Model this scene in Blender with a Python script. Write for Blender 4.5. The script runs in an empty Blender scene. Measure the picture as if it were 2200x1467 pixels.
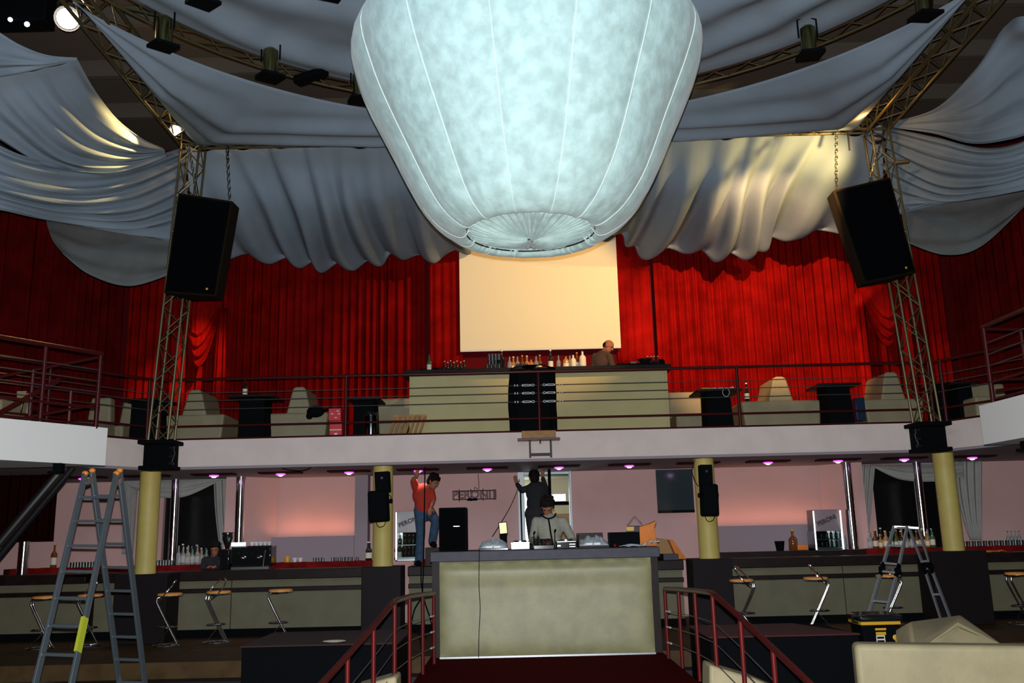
import bpy, bmesh, math, random
from mathutils import Vector, Matrix, noise
V = Vector
PI = math.pi
random.seed(7)
SC = bpy.context.scene
COL = SC.collection

# ---------------------------------------------------------------- camera
F_PX = 1950.0
PITCH = math.radians(11.8)
ROLL = math.radians(-1.35)
EYE = V((0.0, 0.0, 2.13))
CR = Matrix.Rotation(PI/2+PITCH, 3, 'X') @ Matrix.Rotation(ROLL, 3, 'Z')
cd = bpy.data.cameras.new('camera'); cam = bpy.data.objects.new('camera', cd); COL.objects.link(cam)
cam.matrix_world = Matrix.Translation(EYE) @ CR.to_4x4()
cd.sensor_width = 36.0; cd.lens = F_PX/2200*36.0; cd.clip_end = 200
SC.camera = cam
SC.view_settings.view_transform = 'Standard'; SC.view_settings.look = 'None'
SC.view_settings.gamma = 1.0; SC.view_settings.exposure = 0.0
try: SC.view_settings.use_curve_mapping = False
except Exception: pass

def ray(px, py): return CR @ V(((px-1100)/F_PX, -(py-733.5)/F_PX, -1.0))
def W(px, py, Y):
    d = ray(px, py); return EYE + d*(Y/d.y)
def Wz(px, py, z):
    d = ray(px, py); return EYE + d*((z-EYE.z)/d.z)

# ---------------------------------------------------------------- world and lights
w = bpy.data.worlds.new('world'); SC.world = w; w.use_nodes = True
w.node_tree.nodes['Background'].inputs[0].default_value = (0.35, 0.55, 1.0, 1)
w.node_tree.nodes['Background'].inputs[1].default_value = 0.012

def lamp(name, kind, loc, power, color, target=None, **kw):
    l = bpy.data.lights.new(name, kind); o = bpy.data.objects.new(name, l); COL.objects.link(o)
    o.location = loc; l.energy = power; l.color = color
    for k, v in kw.items(): setattr(l, k, v)
    if target is not None:
        o.rotation_euler = (V(target)-V(loc)).to_track_quat('-Z', 'Y').to_euler()
    return o
# the camera's own flash, just above the lens
lamp('camera_flash', 'SPOT', EYE+V((0.0, -0.02, 0.10)), 3500, (0.97, 0.97, 0.98), EYE+CR@V((0, -0.03, -1))*10,
     spot_size=math.radians(100), spot_blend=0.6, shadow_soft_size=0.02)
# added fill light high behind the camera, brightening the hall
lamp('hall_work_light', 'AREA', (-1.0, 0.5, 7.6), 230, (0.40, 0.66, 1.0), (0.5, 12, 9), shape='RECTANGLE', size=5, size_y=2.5)
# warm stage spot lighting the screen and the right-hand curtain
lamp('stage_spot', 'SPOT', (4.0, 11.2, 7.60), 2500, (1.0, 0.56, 0.24), (4.7, 17.3, 5.7),
     spot_size=math.radians(50), spot_blend=0.45, shadow_soft_size=0.05)
lamp('stage_spot', 'SPOT', (2.6, 11.9, 7.60), 1020, (1.0, 0.56, 0.24), (0.3, 17.0, 5.7),
     spot_size=math.radians(54), spot_blend=0.45, shadow_soft_size=0.05)
lamp('stage_spot', 'SPOT', (-2.6, 12.2, 7.6), 2000, (1.0, 0.50, 0.16), (-5.9, 16.6, 5.35),
     spot_size=math.radians(15), spot_blend=0.9, shadow_soft_size=0.05)
lamp('stage_spot', 'SPOT', (3.6, 12.4, 7.6), 700, (1.0, 0.50, 0.16), (7.0, 16.6, 5.6),
     spot_size=math.radians(16), spot_blend=0.9, shadow_soft_size=0.05)

# ---------------------------------------------------------------- materials
MATS = {}
def mat(name, color, rough=0.6, metal=0.0, emit=None, estr=0.0, var=0.0, vscale=8.0, bump=0.0, bscale=40.0,
        trans=0.0, spec=0.5, sheen=0.0, color2=None, coat=0.0, translucent=0.0, alpha=None):
    if name in MATS: return MATS[name]
    m = bpy.data.materials.new(name); m.use_nodes = True; nt = m.node_tree; N = nt.nodes; L = nt.links
    b = N['Principled BSDF']; out = N['Material Output']
    b.inputs['Base Color'].default_value = (*color, 1); b.inputs['Roughness'].default_value = rough
    b.inputs['Metallic'].default_value = metal; b.inputs['Specular IOR Level'].default_value = spec
    b.inputs['Transmission Weight'].default_value = trans
    b.inputs['Sheen Weight'].default_value = sheen
    b.inputs['Coat Weight'].default_value = coat
    if emit:
        b.inputs['Emission Color'].default_value = (*emit, 1); b.inputs['Emission Strength'].default_value = estr
    tc = N.new('ShaderNodeTexCoord')
    if var or color2:
        nz = N.new('ShaderNodeTexNoise'); nz.inputs['Scale'].default_value = vscale; nz.inputs['Detail'].default_value = 6
        L.new(tc.outputs['Object'], nz.inputs['Vector'])
        mx = N.new('ShaderNodeMix'); mx.data_type = 'RGBA'
        c2 = color2 or tuple(max(0, c*(1-var)) for c in color)
        mx.inputs[6].default_value = (*color, 1); mx.inputs[7].default_value = (*c2, 1)
        rp = N.new('ShaderNodeValToRGB'); rp.color_ramp.elements[0].position = 0.35; rp.color_ramp.elements[1].position = 0.65
        L.new(nz.outputs['Fac'], rp.inputs[0]); L.new(rp.outputs[0], mx.inputs[0]); L.new(mx.outputs[2], b.inputs['Base Color'])
    if bump:
        n2 = N.new('ShaderNodeTexNoise'); n2.inputs['Scale'].default_value = bscale; n2.inputs['Detail'].default_value = 4
        L.new(tc.outputs['Object'], n2.inputs['Vector'])
        bp = N.new('ShaderNodeBump'); bp.inputs['Strength'].default_value = bump; bp.inputs['Distance'].default_value = 0.02
        L.new(n2.outputs['Fac'], bp.inputs['Height']); L.new(bp.outputs[0], b.inputs['Normal'])
    if translucent:
        tl = N.new('ShaderNodeBsdfTranslucent'); tl.inputs[0].default_value = (*color, 1)
        ms = N.new('ShaderNodeMixShader'); ms.inputs[0].default_value = translucent
        L.new(b.outputs[0], ms.inputs[1]); L.new(tl.outputs[0], ms.inputs[2]); L.new(ms.outputs[0], out.inputs[0])
    MATS[name] = m
    return m

M = {}
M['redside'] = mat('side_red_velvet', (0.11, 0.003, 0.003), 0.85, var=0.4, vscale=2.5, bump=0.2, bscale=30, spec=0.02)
M['buckle'] = mat('bright_plated_steel', (0.75, 0.78, 0.80), 0.3, spec=1.0)
M['winwhite'] = mat('white_window_cloth', (0.46, 0.47, 0.45), 0.9, var=0.1, translucent=0.15, spec=0.05)
M['cream3'] = mat('booth_upholstery', (0.27, 0.235, 0.135), 0.6, var=0.15, vscale=4, bump=0.1, bscale=50)
M['chainm'] = mat('dark_chain_steel', (0.16, 0.15, 0.13), 0.35, metal=0.9)
M['cloth'] = mat('white_drape_cloth', (0.27, 0.33, 0.385), 0.9, var=0.12, vscale=1.5, bump=0.12, bscale=60, translucent=0.15, spec=0.1)
M['sheer'] = mat('sheer_drape_cloth', (0.20, 0.21, 0.20), 0.9, var=0.2, vscale=2.5, translucent=0.25, spec=0.1)
M['balloon'] = mat('balloon_cloth', (0.58, 0.79, 0.75), 0.8, color2=(0.44, 0.60, 0.56), vscale=7.0, bump=0.5, bscale=9, spec=0.15, sheen=0.35)
M['seam'] = mat('seam_tape', (0.74, 0.88, 0.82), 0.7)
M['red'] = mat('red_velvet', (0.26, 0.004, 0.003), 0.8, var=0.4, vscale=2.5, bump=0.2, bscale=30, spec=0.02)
M['redcloth'] = mat('red_counter_cloth', (0.20, 0.006, 0.006), 0.8, var=0.5, vscale=6, spec=0.1)
M['redwall'] = mat('dark_red_wall', (0.10, 0.004, 0.006), 0.8, spec=0.05)
M['screen'] = mat('screen_canvas', (0.82, 0.78, 0.56), 0.8, spec=0.1)
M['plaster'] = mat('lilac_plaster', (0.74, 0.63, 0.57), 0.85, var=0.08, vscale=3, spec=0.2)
M['pink'] = mat('pink_plaster', (0.66, 0.42, 0.40), 0.85, var=0.06, vscale=2, spec=0.2)
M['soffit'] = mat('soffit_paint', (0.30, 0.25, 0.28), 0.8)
M['ceil'] = mat('hall_ceiling_paint', (0.10, 0.082, 0.062), 0.9)
M['cream'] = mat('cream_leatherette', (0.34, 0.32, 0.165), 0.45, color2=(0.27, 0.26, 0.14), vscale=5, bump=0.12, bscale=90)
M['cream2'] = mat('cream_upholstery', (0.40, 0.34, 0.19), 0.6, color2=(0.33, 0.28, 0.16), vscale=4, bump=0.1, bscale=50)
M['panel'] = mat('bar_panel_paint', (0.155, 0.145, 0.085), 0.7, var=0.12, vscale=4)
M['column'] = mat('ochre_column_paint', (0.60, 0.48, 0.13), 0.55, var=0.12, vscale=4)
M['dkwood'] = mat('dark_stained_wood', (0.016, 0.008, 0.007), 0.5, spec=0.2, var=0.4, vscale=6)
M['pedestal'] = mat('pedestal_laminate', (0.010, 0.007, 0.008), 0.6, spec=0.15)
M['topgrey'] = mat('grey_laminate', (0.065, 0.065, 0.085), 0.5, spec=0.2, var=0.2, vscale=10)
M['black'] = mat('matt_black', (0.0022, 0.003, 0.004), 0.8, spec=0.06)
M['blackm'] = mat('black_metal', (0.015, 0.015, 0.018), 0.4, metal=0.3)
M['void'] = mat('black_glass', (0.003, 0.003, 0.004), 0.3)
M['truss'] = mat('bronze_truss_paint', (0.10, 0.08, 0.035), 0.4, metal=0.5)
M['rail'] = mat('oxblood_rail_paint', (0.050, 0.004, 0.004), 0.35, spec=0.3)
M['rail2'] = mat('red_rail_paint', (0.105, 0.004, 0.004), 0.45, spec=0.25)
M['chrome'] = mat('chrome', (0.85, 0.87, 0.90), 0.13, metal=1.0)
M['steel'] = mat('brushed_steel', (0.45, 0.48, 0.5), 0.3, metal=1.0)
M['alu'] = mat('ladder_aluminium', (0.16, 0.20, 0.22), 0.4, metal=0.6)
M['cable'] = mat('steel_cable', (0.12, 0.12, 0.12), 0.4, metal=0.7)
M['floor'] = mat('brown_parquet', (0.085, 0.050, 0.020), 0.6, spec=0.15, var=0.35, vscale=5)
M['dance'] = mat('dark_dance_floor', (0.012, 0.015, 0.018), 0.5, spec=0.2)
M['carpet'] = mat('dark_red_carpet', (0.075, 0.003, 0.004), 0.95, spec=0.02, var=0.35, vscale=25)
M['wood'] = mat('raw_pine', (0.42, 0.22, 0.08), 0.7, var=0.3, vscale=8)
M['seat'] = mat('orange_beech_seat', (0.95, 0.42, 0.09), 0.4, var=0.15, vscale=8)
M['orange'] = mat('orange_plastic', (0.8, 0.25, 0.03), 0.5)
M['cardb'] = mat('orange_cardboard', (0.75, 0.22, 0.03), 0.7, var=0.2, vscale=6)
M['skin'] = mat('skin', (0.30, 0.115, 0.065), 0.6, spec=0.25)
M['hair'] = mat('dark_hair', (0.008, 0.006, 0.005), 0.75, spec=0.12)
M['yellow'] = mat('yellow_plastic', (0.65, 0.36, 0.02), 0.4)
M['white'] = mat('white_plastic', (0.75, 0.77, 0.78), 0.4)
M['clear'] = mat('clear_glass', (0.75, 0.8, 0.8), 0.05, trans=0.75, spec=0.8)
M['gbottle'] = mat('green_bottle_glass', (0.03, 0.14, 0.04), 0.08, spec=0.9)
M['bbottle'] = mat('brown_bottle_glass', (0.16, 0.05, 0.01), 0.08, spec=0.9)
M['abottle'] = mat('amber_bottle_glass', (0.42, 0.20, 0.04), 0.08, spec=0.9)
M['kbottle'] = mat('black_bottle_glass', (0.008, 0.010, 0.010), 0.08, spec=0.9)
M['label'] = mat('paper_label', (0.72, 0.66, 0.52), 0.7)

# ---------------------------------------------------------------- mesh helpers
class MB:
    def __init__(s): s.v = []; s.f = []; s.m = []; s.cur = 0
    def add(s, vs, fs):
        o = len(s.v); s.v += [V(q) for q in vs]
        for f in fs: s.f.append([i+o for i in f]); s.m.append(s.cur)
        return s
    def box(s, x0, x1, y0, y1, z0, z1):
        vs = [(x, y, z) for x in (x0, x1) for y in (y0, y1) for z in (z0, z1)]
        return s.add(vs, [(0,1,3,2),(4,6,7,5),(0,4,5,1),(2,3,7,6),(0,2,6,4),(1,5,7,3)])
    def obox(s, c, size, rot):
        hx, hy, hz = [q/2 for q in size]; c = V(c)
        vs = [c+rot@V((x, y, z)) for x in (-hx, hx) for y in (-hy, hy) for z in (-hz, hz)]
        return s.add(vs, [(0,1,3,2),(4,6,7,5),(0,4,5,1),(2,3,7,6),(0,2,6,4),(1,5,7,3)])
    def beam(s, a, b, w, h, up=(0,0,1)):
        a = V(a); b = V(b); d = (b-a); l = d.length; d.normalize(); u = V(up)
        if abs(d.dot(u)) > 0.98: u = V((1, 0, 0))
        x = d.cross(u).normalized(); u = x.cross(d)
        vs = [p+x*sx*w/2+u*sz*h/2 for p in (a, b) for sx, sz in ((-1,-1),(1,-1),(1,1),(-1,1))]
        return s.add(vs, [(3,2,1,0),(4,5,6,7),(0,1,5,4),(1,2,6,5),(2,3,7,6),(3,0,4,7)])
    def cyl(s, a, b, r0, r1=None, n=12, caps=True):
        a = V(a); b = V(b); r1 = r0 if r1 is None else r1
        d = (b-a).normalized(); u = V((0,0,1)) if abs(d.z) < 0.9 else V((1,0,0))
        x = d.cross(u).normalized(); y = d.cross(x)
        vs = []
        for p, r in ((a, r0), (b, r1)):
            for i in range(n):
                t = 2*PI*i/n; vs.append(p+x*math.cos(t)*r+y*math.sin(t)*r)
        fs = [(i, (i+1)%n, n+(i+1)%n, n+i) for i in range(n)]
        if caps: fs += [tuple(reversed(range(n))), tuple(range(n, 2*n))]
        return s.add(vs, fs)
    def tube(s, pts, r, n=8, closed=False, taper=None):
        pts = [V(p) for p in pts]; m = len(pts); vs = []; last = None
        for i, p in enumerate(pts):
            if closed: d = pts[(i+1)%m]-pts[i-1]
            else: d = pts[min(i+1, m-1)]-pts[max(i-1, 0)]
            d.normalize()
            if last is None:
                u = V((0,0,1)) if abs(d.z) < 0.9 else V((1,0,0)); x = d.cross(u).normalized()
            else:
                x = (last-d*last.dot(d))
                x = x.normalized() if x.length > 1e-6 else d.orthogonal().normalized()
            last = x; y = d.cross(x); rr = r if taper is None else r*taper[i]
            for k in range(n):
                t = 2*PI*k/n; vs.append(p+x*math.cos(t)*rr+y*math.sin(t)*rr)
        fs = []
        for i in range(m if closed else m-1):
            j = (i+1)%m
            for k in range(n): fs.append((i*n+k, i*n+(k+1)%n, j*n+(k+1)%n, j*n+k))
        if not closed: fs += [tuple(reversed(range(n))), tuple(range((m-1)*n, m*n))]
        return s.add(vs, fs)
    def lathe(s, prof, c=(0,0,0), n=16, rot=None):
        c = V(c); vs = []; fs = []; m = len(prof)
        for r, z in prof:
            for k in range(n):
                t = 2*PI*k/n; q = V((max(r, 1e-4)*math.cos(t), max(r, 1e-4)*math.sin(t), z))
                vs.append(c+(rot@q if rot else q))
        for i in range(m-1):
            for k in range(n): fs.append((i*n+k, i*n+(k+1)%n, (i+1)*n+(k+1)%n, (i+1)*n+k))
        fs += [tuple(reversed(range(n))), tuple(range((m-1)*n, m*n))]
        return s.add(vs, fs)
    def ell(s, c, r, n=12, m=8, rot=None):
        c = V(c); r = V((r, r, r)) if isinstance(r, (int, float)) else V(r); vs = []; fs = []
        for i in range(1, m):
            a = PI*i/m
            for k in range(n):
                t = 2*PI*k/n; q = V((r.x*math.sin(a)*math.cos(t), r.y*math.sin(a)*math.sin(t), r.z*math.cos(a)))
                vs.append(c+(rot@q if rot else q))
        top = len(vs); vs.append(c+(rot@V((0,0,r.z)) if rot else V((0,0,r.z)))); vs.append(c-(rot@V((0,0,r.z)) if rot else V((0,0,r.z))))
        for i in range(m-2):
            for k in range(n): fs.append((i*n+k, (i+1)*n+k, (i+1)*n+(k+1)%n, i*n+(k+1)%n))
        for k in range(n):
            fs.append((top, k, (k+1)%n)); fs.append((top+1, (m-2)*n+(k+1)%n, (m-2)*n+k))
        return s.add(vs, fs)
    def prism(s, poly, d):
        d = V(d); n = len(poly); a = [V(p) for p in poly]
        return s.add(a+[p+d for p in a], [tuple(range(n)), tuple(reversed(range(n, 2*n)))]+[(i, n+i, n+(i+1)%n, (i+1)%n) for i in range(n)])
    def grid(s, fn, nu, nv):
        vs = [fn(i/nu, j/nv) for j in range(nv+1) for i in range(nu+1)]
        return s.add(vs, [(j*(nu+1)+i, j*(nu+1)+i+1, (j+1)*(nu+1)+i+1, (j+1)*(nu+1)+i) for j in range(nv) for i in range(nu)])
    def capsule(s, a, ra, b, rb, n=10):
        a = V(a); b = V(b); s.cyl(a, b, ra, rb, n); s.ell(a, ra, n, 6); s.ell(b, rb, n, 6); return s

OFF = {}
def obj(name, mb, mats, parent=None, smooth=True, bevel=0.0, solid=0.0, origin=None, local=False, seg=2):
    me = bpy.data.meshes.new(name)
    off = OFF.get(parent.name, V((0,0,0))) if parent is not None and not local else V(origin) if origin is not None else V((0,0,0))
    me.from_pydata([tuple(q-off) for q in mb.v], [], mb.f); me.update()
    if not isinstance(mats, (list, tuple)): mats = [mats]
    for m in mats: me.materials.append(M[m] if isinstance(m, str) else m)
    me.polygons.foreach_set('material_index', mb.m)
    bm = bmesh.new(); bm.from_mesh(me); bmesh.ops.recalc_face_normals(bm, faces=bm.faces); bm.to_mesh(me); bm.free()
    if smooth:
        me.polygons.foreach_set('use_smooth', [True]*len(me.polygons)); me.set_sharp_from_angle(angle=math.radians(38))
    o = bpy.data.objects.new(name, me); COL.objects.link(o)
    if parent is not None: o.parent = parent
    elif origin is not None: o.location = V(origin)
    OFF[o.name] = V((0,0,0)) if local else (off.copy())
    if bevel:
        b = o.modifiers.new('bevel', 'BEVEL'); b.width = bevel; b.segments = seg; b.limit_method = 'ANGLE'; b.angle_limit = math.radians(40)
    if solid:
        b = o.modifiers.new('solidify', 'SOLIDIFY'); b.thickness = solid
    return o
def tag(o, label=None, cat=None, group=None, kind=None):
    if label: o['label'] = label
    if cat: o['category'] = cat
    if group: o['group'] = group
    if kind: o['kind'] = kind
    return o
def thing(name, label, cat, loc=(0,0,0), group=None):
    o = bpy.data.objects.new(name, None); COL.objects.link(o); o.location = V(loc); OFF[o.name] = V(loc)
    o.empty_display_size = 0.1
    return tag(o, label, cat, group)
def struct(name, mb, m, **kw):
    return tag(obj(name, mb, m, **kw), kind='structure')
CH = {}
def dup(root, loc, rotz=0.0, label=None, group=None, scale=None):
    def cp(o, par):
        c = o.copy(); COL.objects.link(c)
        if par is not None: c.parent = par
        for ch in o.children: cp(ch, c)
        return c
    r = cp(root, None); r.location = V(loc); r.rotation_euler = (0, 0, rotz)
    if scale: r.scale = (scale,)*3 if isinstance(scale, (int, float)) else scale
    if label: r['label'] = label
    if group: r['group'] = group
    return r
def cat_pts(pts, n):
    """Catmull-Rom through points, n+1 samples by parameter"""
    pts = [V(p) for p in pts]; m = len(pts)-1; out = []
    for i in range(n+1):
        t = i/n*m; k = min(int(t), m-1); t -= k
        p0 = pts[max(k-1, 0)]; p1 = pts[k]; p2 = pts[k+1]; p3 = pts[min(k+2, m)]
        out.append(0.5*((2*p1)+(p2-p0)*t+(2*p0-5*p1+4*p2-p3)*t*t+(3*p1-p0-3*p2+p3)*t**3))
    return out
def ss(a, b, x):
    t = max(0, min(1, (x-a)/(b-a))); return t*t*(3-2*t)
def text_mesh(s, size, depth=0.004, bold=0.0):
    c = bpy.data.curves.new('t', 'FONT'); c.body = s; c.size = size; c.extrude = depth; c.offset = bold; c.align_x = 'CENTER'; c.align_y = 'CENTER'
    o = bpy.data.objects.new('t', c); COL.objects.link(o); dg = bpy.context.evaluated_depsgraph_get()
    me = bpy.data.meshes.new_from_object(o.evaluated_get(dg)); bpy.data.objects.remove(o); bpy.data.curves.remove(c)
    b = MB(); b.add([q.co.copy() for q in me.vertices], [tuple(p.vertices) for p in me.polygons]); bpy.data.meshes.remove(me)
    return b
def text_outline(s, size, r=0.005):
    c = bpy.data.curves.new('t', 'FONT'); c.body = s; c.size = size; c.fill_mode = 'NONE'; c.bevel_depth = r; c.bevel_resolution = 1; c.resolution_u = 4; c.align_x = 'CENTER'; c.align_y = 'CENTER'
    o = bpy.data.objects.new('t', c); COL.objects.link(o); dg = bpy.context.evaluated_depsgraph_get()
    me = bpy.data.meshes.new_from_object(o.evaluated_get(dg)); bpy.data.objects.remove(o); bpy.data.curves.remove(c)
    b = MB(); b.add([q.co.copy() for q in me.vertices], [tuple(p.vertices) for p in me.polygons]); bpy.data.meshes.remove(me)
    return b
def xform(mb, mtx):
    mb.v = [mtx @ q for q in mb.v]; return mb

def pane_mat(name, tint, gloss=0.12):
    m = bpy.data.materials.new(name); m.use_nodes = True; nt = m.node_tree; nt.nodes.clear()
    o = nt.nodes.new('ShaderNodeOutputMaterial'); t = nt.nodes.new('ShaderNodeBsdfTransparent'); g = nt.nodes.new('ShaderNodeBsdfGlossy'); mx = nt.nodes.new('ShaderNodeMixShader')
    t.inputs[0].default_value = (*tint, 1); g.inputs['Roughness'].default_value = 0.14 if gloss > 0.2 else 0.04; mx.inputs[0].default_value = gloss
    nt.links.new(t.outputs[0], mx.inputs[1]); nt.links.new(g.outputs[0], mx.inputs[2]); nt.links.new(mx.outputs[0], o.inputs[0])
    return m
M['pane'] = pane_mat('cabinet_glass', (0.8, 0.85, 0.85), 0.06)
M['thinglass'] = pane_mat('thin_drinking_glass', (0.80, 0.84, 0.84), 0.4)
ORD = ['first', 'second', 'third', 'fourth', 'fifth', 'sixth', 'seventh', 'eighth', 'ninth', 'tenth', 'eleventh', 'twelfth', 'thirteenth', 'fourteenth', 'fifteenth', 'sixteenth',
       'seventeenth', 'eighteenth', 'nineteenth', 'twentieth', '21st', '22nd', '23rd', '24th', '25th', '26th', '27th']
# ================================================================ THE SETTING
FL = 0.6          # raised bar level
CE = 3.19         # underside of the balcony
BF = 3.62         # balcony floor
ZT = 8.35         # truss level
XC = 0.3
struct('floor', MB().box(-11, 11.5, -4, 12.1, -0.1, 0), 'dance')
struct('floor_bar_level', MB().box(-11, 11.5, 12.1, 19.5, -0.1, FL), 'floor')
b = MB()
b.box(-11, -1.12, 11.8, 12.1, 0, 0.4); b.box(-11, -1.12, 11.5, 11.8, 0, 0.2)
b.box(1.8, 11.5, 11.8, 12.1, 0, 0.4); b.box(1.8, 11.5, 11.5, 11.8, 0, 0.2)
struct('floor_steps', b, 'dance')
b = MB().box(-1.12, 1.8, 8.7, 12.1, 0, FL)
for i in range(3): b.box(-1.12-0.1*i, 1.8+0.1*i, 8.4-0.3*i, 8.7-0.3*i, 0, FL-0.15*(i+1))
struct('floor_carpet_walkway', b, 'carpet')
# lower back wall with door opening and two window openings
DX0, DX1, DZ = 0.12, 0.99, 3.12
wl = [(-11, -6.35), (-5.05, DX0), (DX1, 6.45), (7.65, 11.5)]
b = MB()
for x0, x1 in wl: b.box(x0, x1, 16.6, 16.8, FL, CE)
b.box(DX0, DX1, 16.6, 16.8, DZ, CE); b.box(-6.35, -5.05, 16.6, 16.8, CE-0.06, CE); b.box(6.45, 7.65, 16.6, 16.8, CE-0.06, CE)
b.box(-6.35, -5.05, 16.6, 16.8, FL, 1.5); b.box(6.45, 7.65, 16.6, 16.8, FL, 1.5)
struct('wall_back', b, 'pink')
# angled cheeks that lead to the recessed panels
b = MB()
b.prism([(-5.05, 16.0, FL), (-4.75, 16.0, FL), (-4.3, 16.58, FL), (-5.05, 16.58, FL)], (0, 0, CE-FL))
struct('wall_cheek_left', b, 'pink')
b = MB().prism([(6.06, 16.0, FL), (5.96, 16.0, FL), (5.5, 16.58, FL), (6.06, 16.58, FL)], (0, 0, CE-FL))
struct('wall_cheek_right', b, 'pink')
# sill ledges hiding the up-lights
struct('trim_1', MB().box(-4.3, -2.85, 16.25, 16.58, FL, 2.12), 'soffit')
struct('trim_2', MB().box(3.3, 5.5, 16.25, 16.58, FL, 2.13), 'soffit')
struct('trim_3', MB().box(-2.85, -2.62, 16.3, 16.58, FL, CE), 'soffit')
for x0, x1 in ((-4.25, -2.9), (3.4, 5.4)):
    lamp('ledge_uplight', 'AREA', ((x0+x1)/2, 16.36, 2.16), 3.0, (1.0, 0.42, 0.22), ((x0+x1)/2, 16.55, 3), shape='RECTANGLE', size=x1-x0, size_y=0.12)
# black panels in the window openings paint the darkness of the passage behind
for nm, x0, x1 in (('window_1', -6.35, -5.05), ('window_2', 6.45, 7.65)):
    struct(nm, MB().box(x0, x1, 16.7, 16.72, 1.5, CE-0.06), 'void')
# corridor behind the doorway with a bright window
b = MB(); b.box(-0.9, -0.8, 16.8, 19.4, FL, CE); b.box(1.6, 1.7, 16.8, 19.4, FL, CE); b.box(-0.9, 1.7, 19.4, 19.5, FL, CE); b.box(-0.9, 1.7, 16.8, 19.4, CE, CE+0.05)
struct('wall_corridor', b, mat('corridor_paint', (0.62, 0.58, 0.42), 0.8))
struct('window_3', MB().box(-0.35, 0.42, 19.36, 19.39, 1.4, 3.0), mat('bright_window_glass', (0.9, 0.95, 0.95), 0.2, emit=(0.85, 0.97, 1.0), estr=5.0))
b = MB(); b.box(DX0-0.08, DX0+0.04, 16.5, 16.84, FL, DZ+0.05); b.box(DX1-0.02, DX1+0.02, 16.5, 16.84, FL, DZ+0.05); b.box(DX0-0.08, DX1+0.02, 16.58, 16.84, DZ, DZ+0.05)
tag(obj('corridor_cabinet', MB().box(0.75, 1.55, 18.6, 19.2, FL, 2.45), mat('tan_cabinet', (0.45, 0.27, 0.10), 0.6), origin=(1.1, 18.9, FL), bevel=0.01), 'tan wooden cabinet seen through the doorway', 'cabinet')
tag(obj('hanging_shelf', MB().box(0.45, 1.6, 18.2, 18.5, 2.62, 2.68), 'black', origin=(1.0, 18.35, 2.6)), 'dark shelf high in the corridor behind the doorway', 'shelf')
tag(obj('corridor_box', MB().box(0.72, 1.0, 18.22, 18.48, 2.68, 2.84), 'steel', origin=(0.86, 18.35, 2.68), bevel=0.01), 'small grey box on the dark shelf in the corridor', 'box')
struct('door_1', b, mat('pale_door_frame', (0.62, 0.72, 0.76), 0.4), bevel=0.008)
struct('wall_left', MB().box(-11.2, -11, -4, 19.5, -0.1, 10.4), 'redwall')
struct('wall_right', MB().box(11.5, 11.7, -4, 19.5, -0.1, 10.4), 'redwall')
struct('wall_back_upper', MB().box(-11, 11.5, 18.2, 18.4, BF, 10.4), 'redwall')
struct('wall_front', MB().box(-11, 11.5, -4.2, -4, -0.1, 10.4), 'redwall')
b = MB().box(-11, 11.5, -4, 18.2, 10.3, 10.5)
struct('ceiling', b, 'ceil')
b = MB()
for i in range(9): b.box(-11, 11.5, 3.2+i*1.6, 3.32+i*1.6, 10.0, 10.3)
struct('ceiling_beams', b, 'ceil')
# balcony: slab polygon with straight front and splayed corners
plan = [(-11, 18.2), (-11, 11.0), (-7.4, 11.0), (-5.62, 14.0), (6.62, 14.0), (8.0, 11.0), (11.5, 11.0), (11.5, 18.2)]
struct('floor_balcony', MB().prism([(x, y, CE+0.02) for x, y in plan], (0, 0, BF-CE-0.02)), 'plaster')
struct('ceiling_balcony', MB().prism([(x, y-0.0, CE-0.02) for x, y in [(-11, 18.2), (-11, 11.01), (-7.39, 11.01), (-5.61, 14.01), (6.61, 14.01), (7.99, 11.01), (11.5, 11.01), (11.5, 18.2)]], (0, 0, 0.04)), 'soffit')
# projecting side landings
b = MB().prism([(-5.12, 11.4, 3.05), (-6.6, 8.9, 3.05), (-11, 8.9, 3.05), (-11, 11.4, 3.05)], (0, 0, 0.47))
struct('floor_landing_left', b, mat('white_plaster', (0.80, 0.78, 0.74), 0.8))
b = MB().prism([(5.66, 11.0, 3.02), (5.70, 8.6, 3.02), (11.5, 8.6, 3.02), (11.5, 11.0, 3.02)], (0, 0, 0.47))
struct('floor_landing_right', b, MATS['white_plaster'])

# ---------------------------------------------------------------- columns and pedestals
def column(x, dark, label, ph=1.05, pw=0.30, split=False):
    t = thing('column', label, 'column', (x, 14.35, FL), 'round columns under the balcony front')
    prof = [(0.155, FL+ph), (0.16, FL+ph+0.02), (0.155, FL+ph+0.05), (0.155, CE-0.02)]
    obj('shaft', MB().lathe(prof, (x, 14.35, 0), 28), 'column', t)
    obj('pedestal', MB().prism([(x-pw, 14.2, FL), (x+pw, 14.2, FL), (x+pw, 14.75, FL), (x-pw, 14.75, FL)], (0, 0, ph)), 'pedestal', t, bevel=0.01)
    return t
for x, lab in ((-5.72, 'leftmost ochre round column, standing behind the tall aluminium ladder'),
               (-2.07, 'ochre round column left of the booth with a black light fixture on it'),
               (2.96, 'ochre round column right of the booth with a black light fixture on it'),
               (6.72, 'rightmost ochre round column, rising from a wide dark pedestal')):
    if x < -5: t = column(x, 1, lab, 1.02, 0.40)
    elif x > 6: t = column(x, 1, lab, 1.08, 0.42)
    else: column(x, 1, lab)

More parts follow.
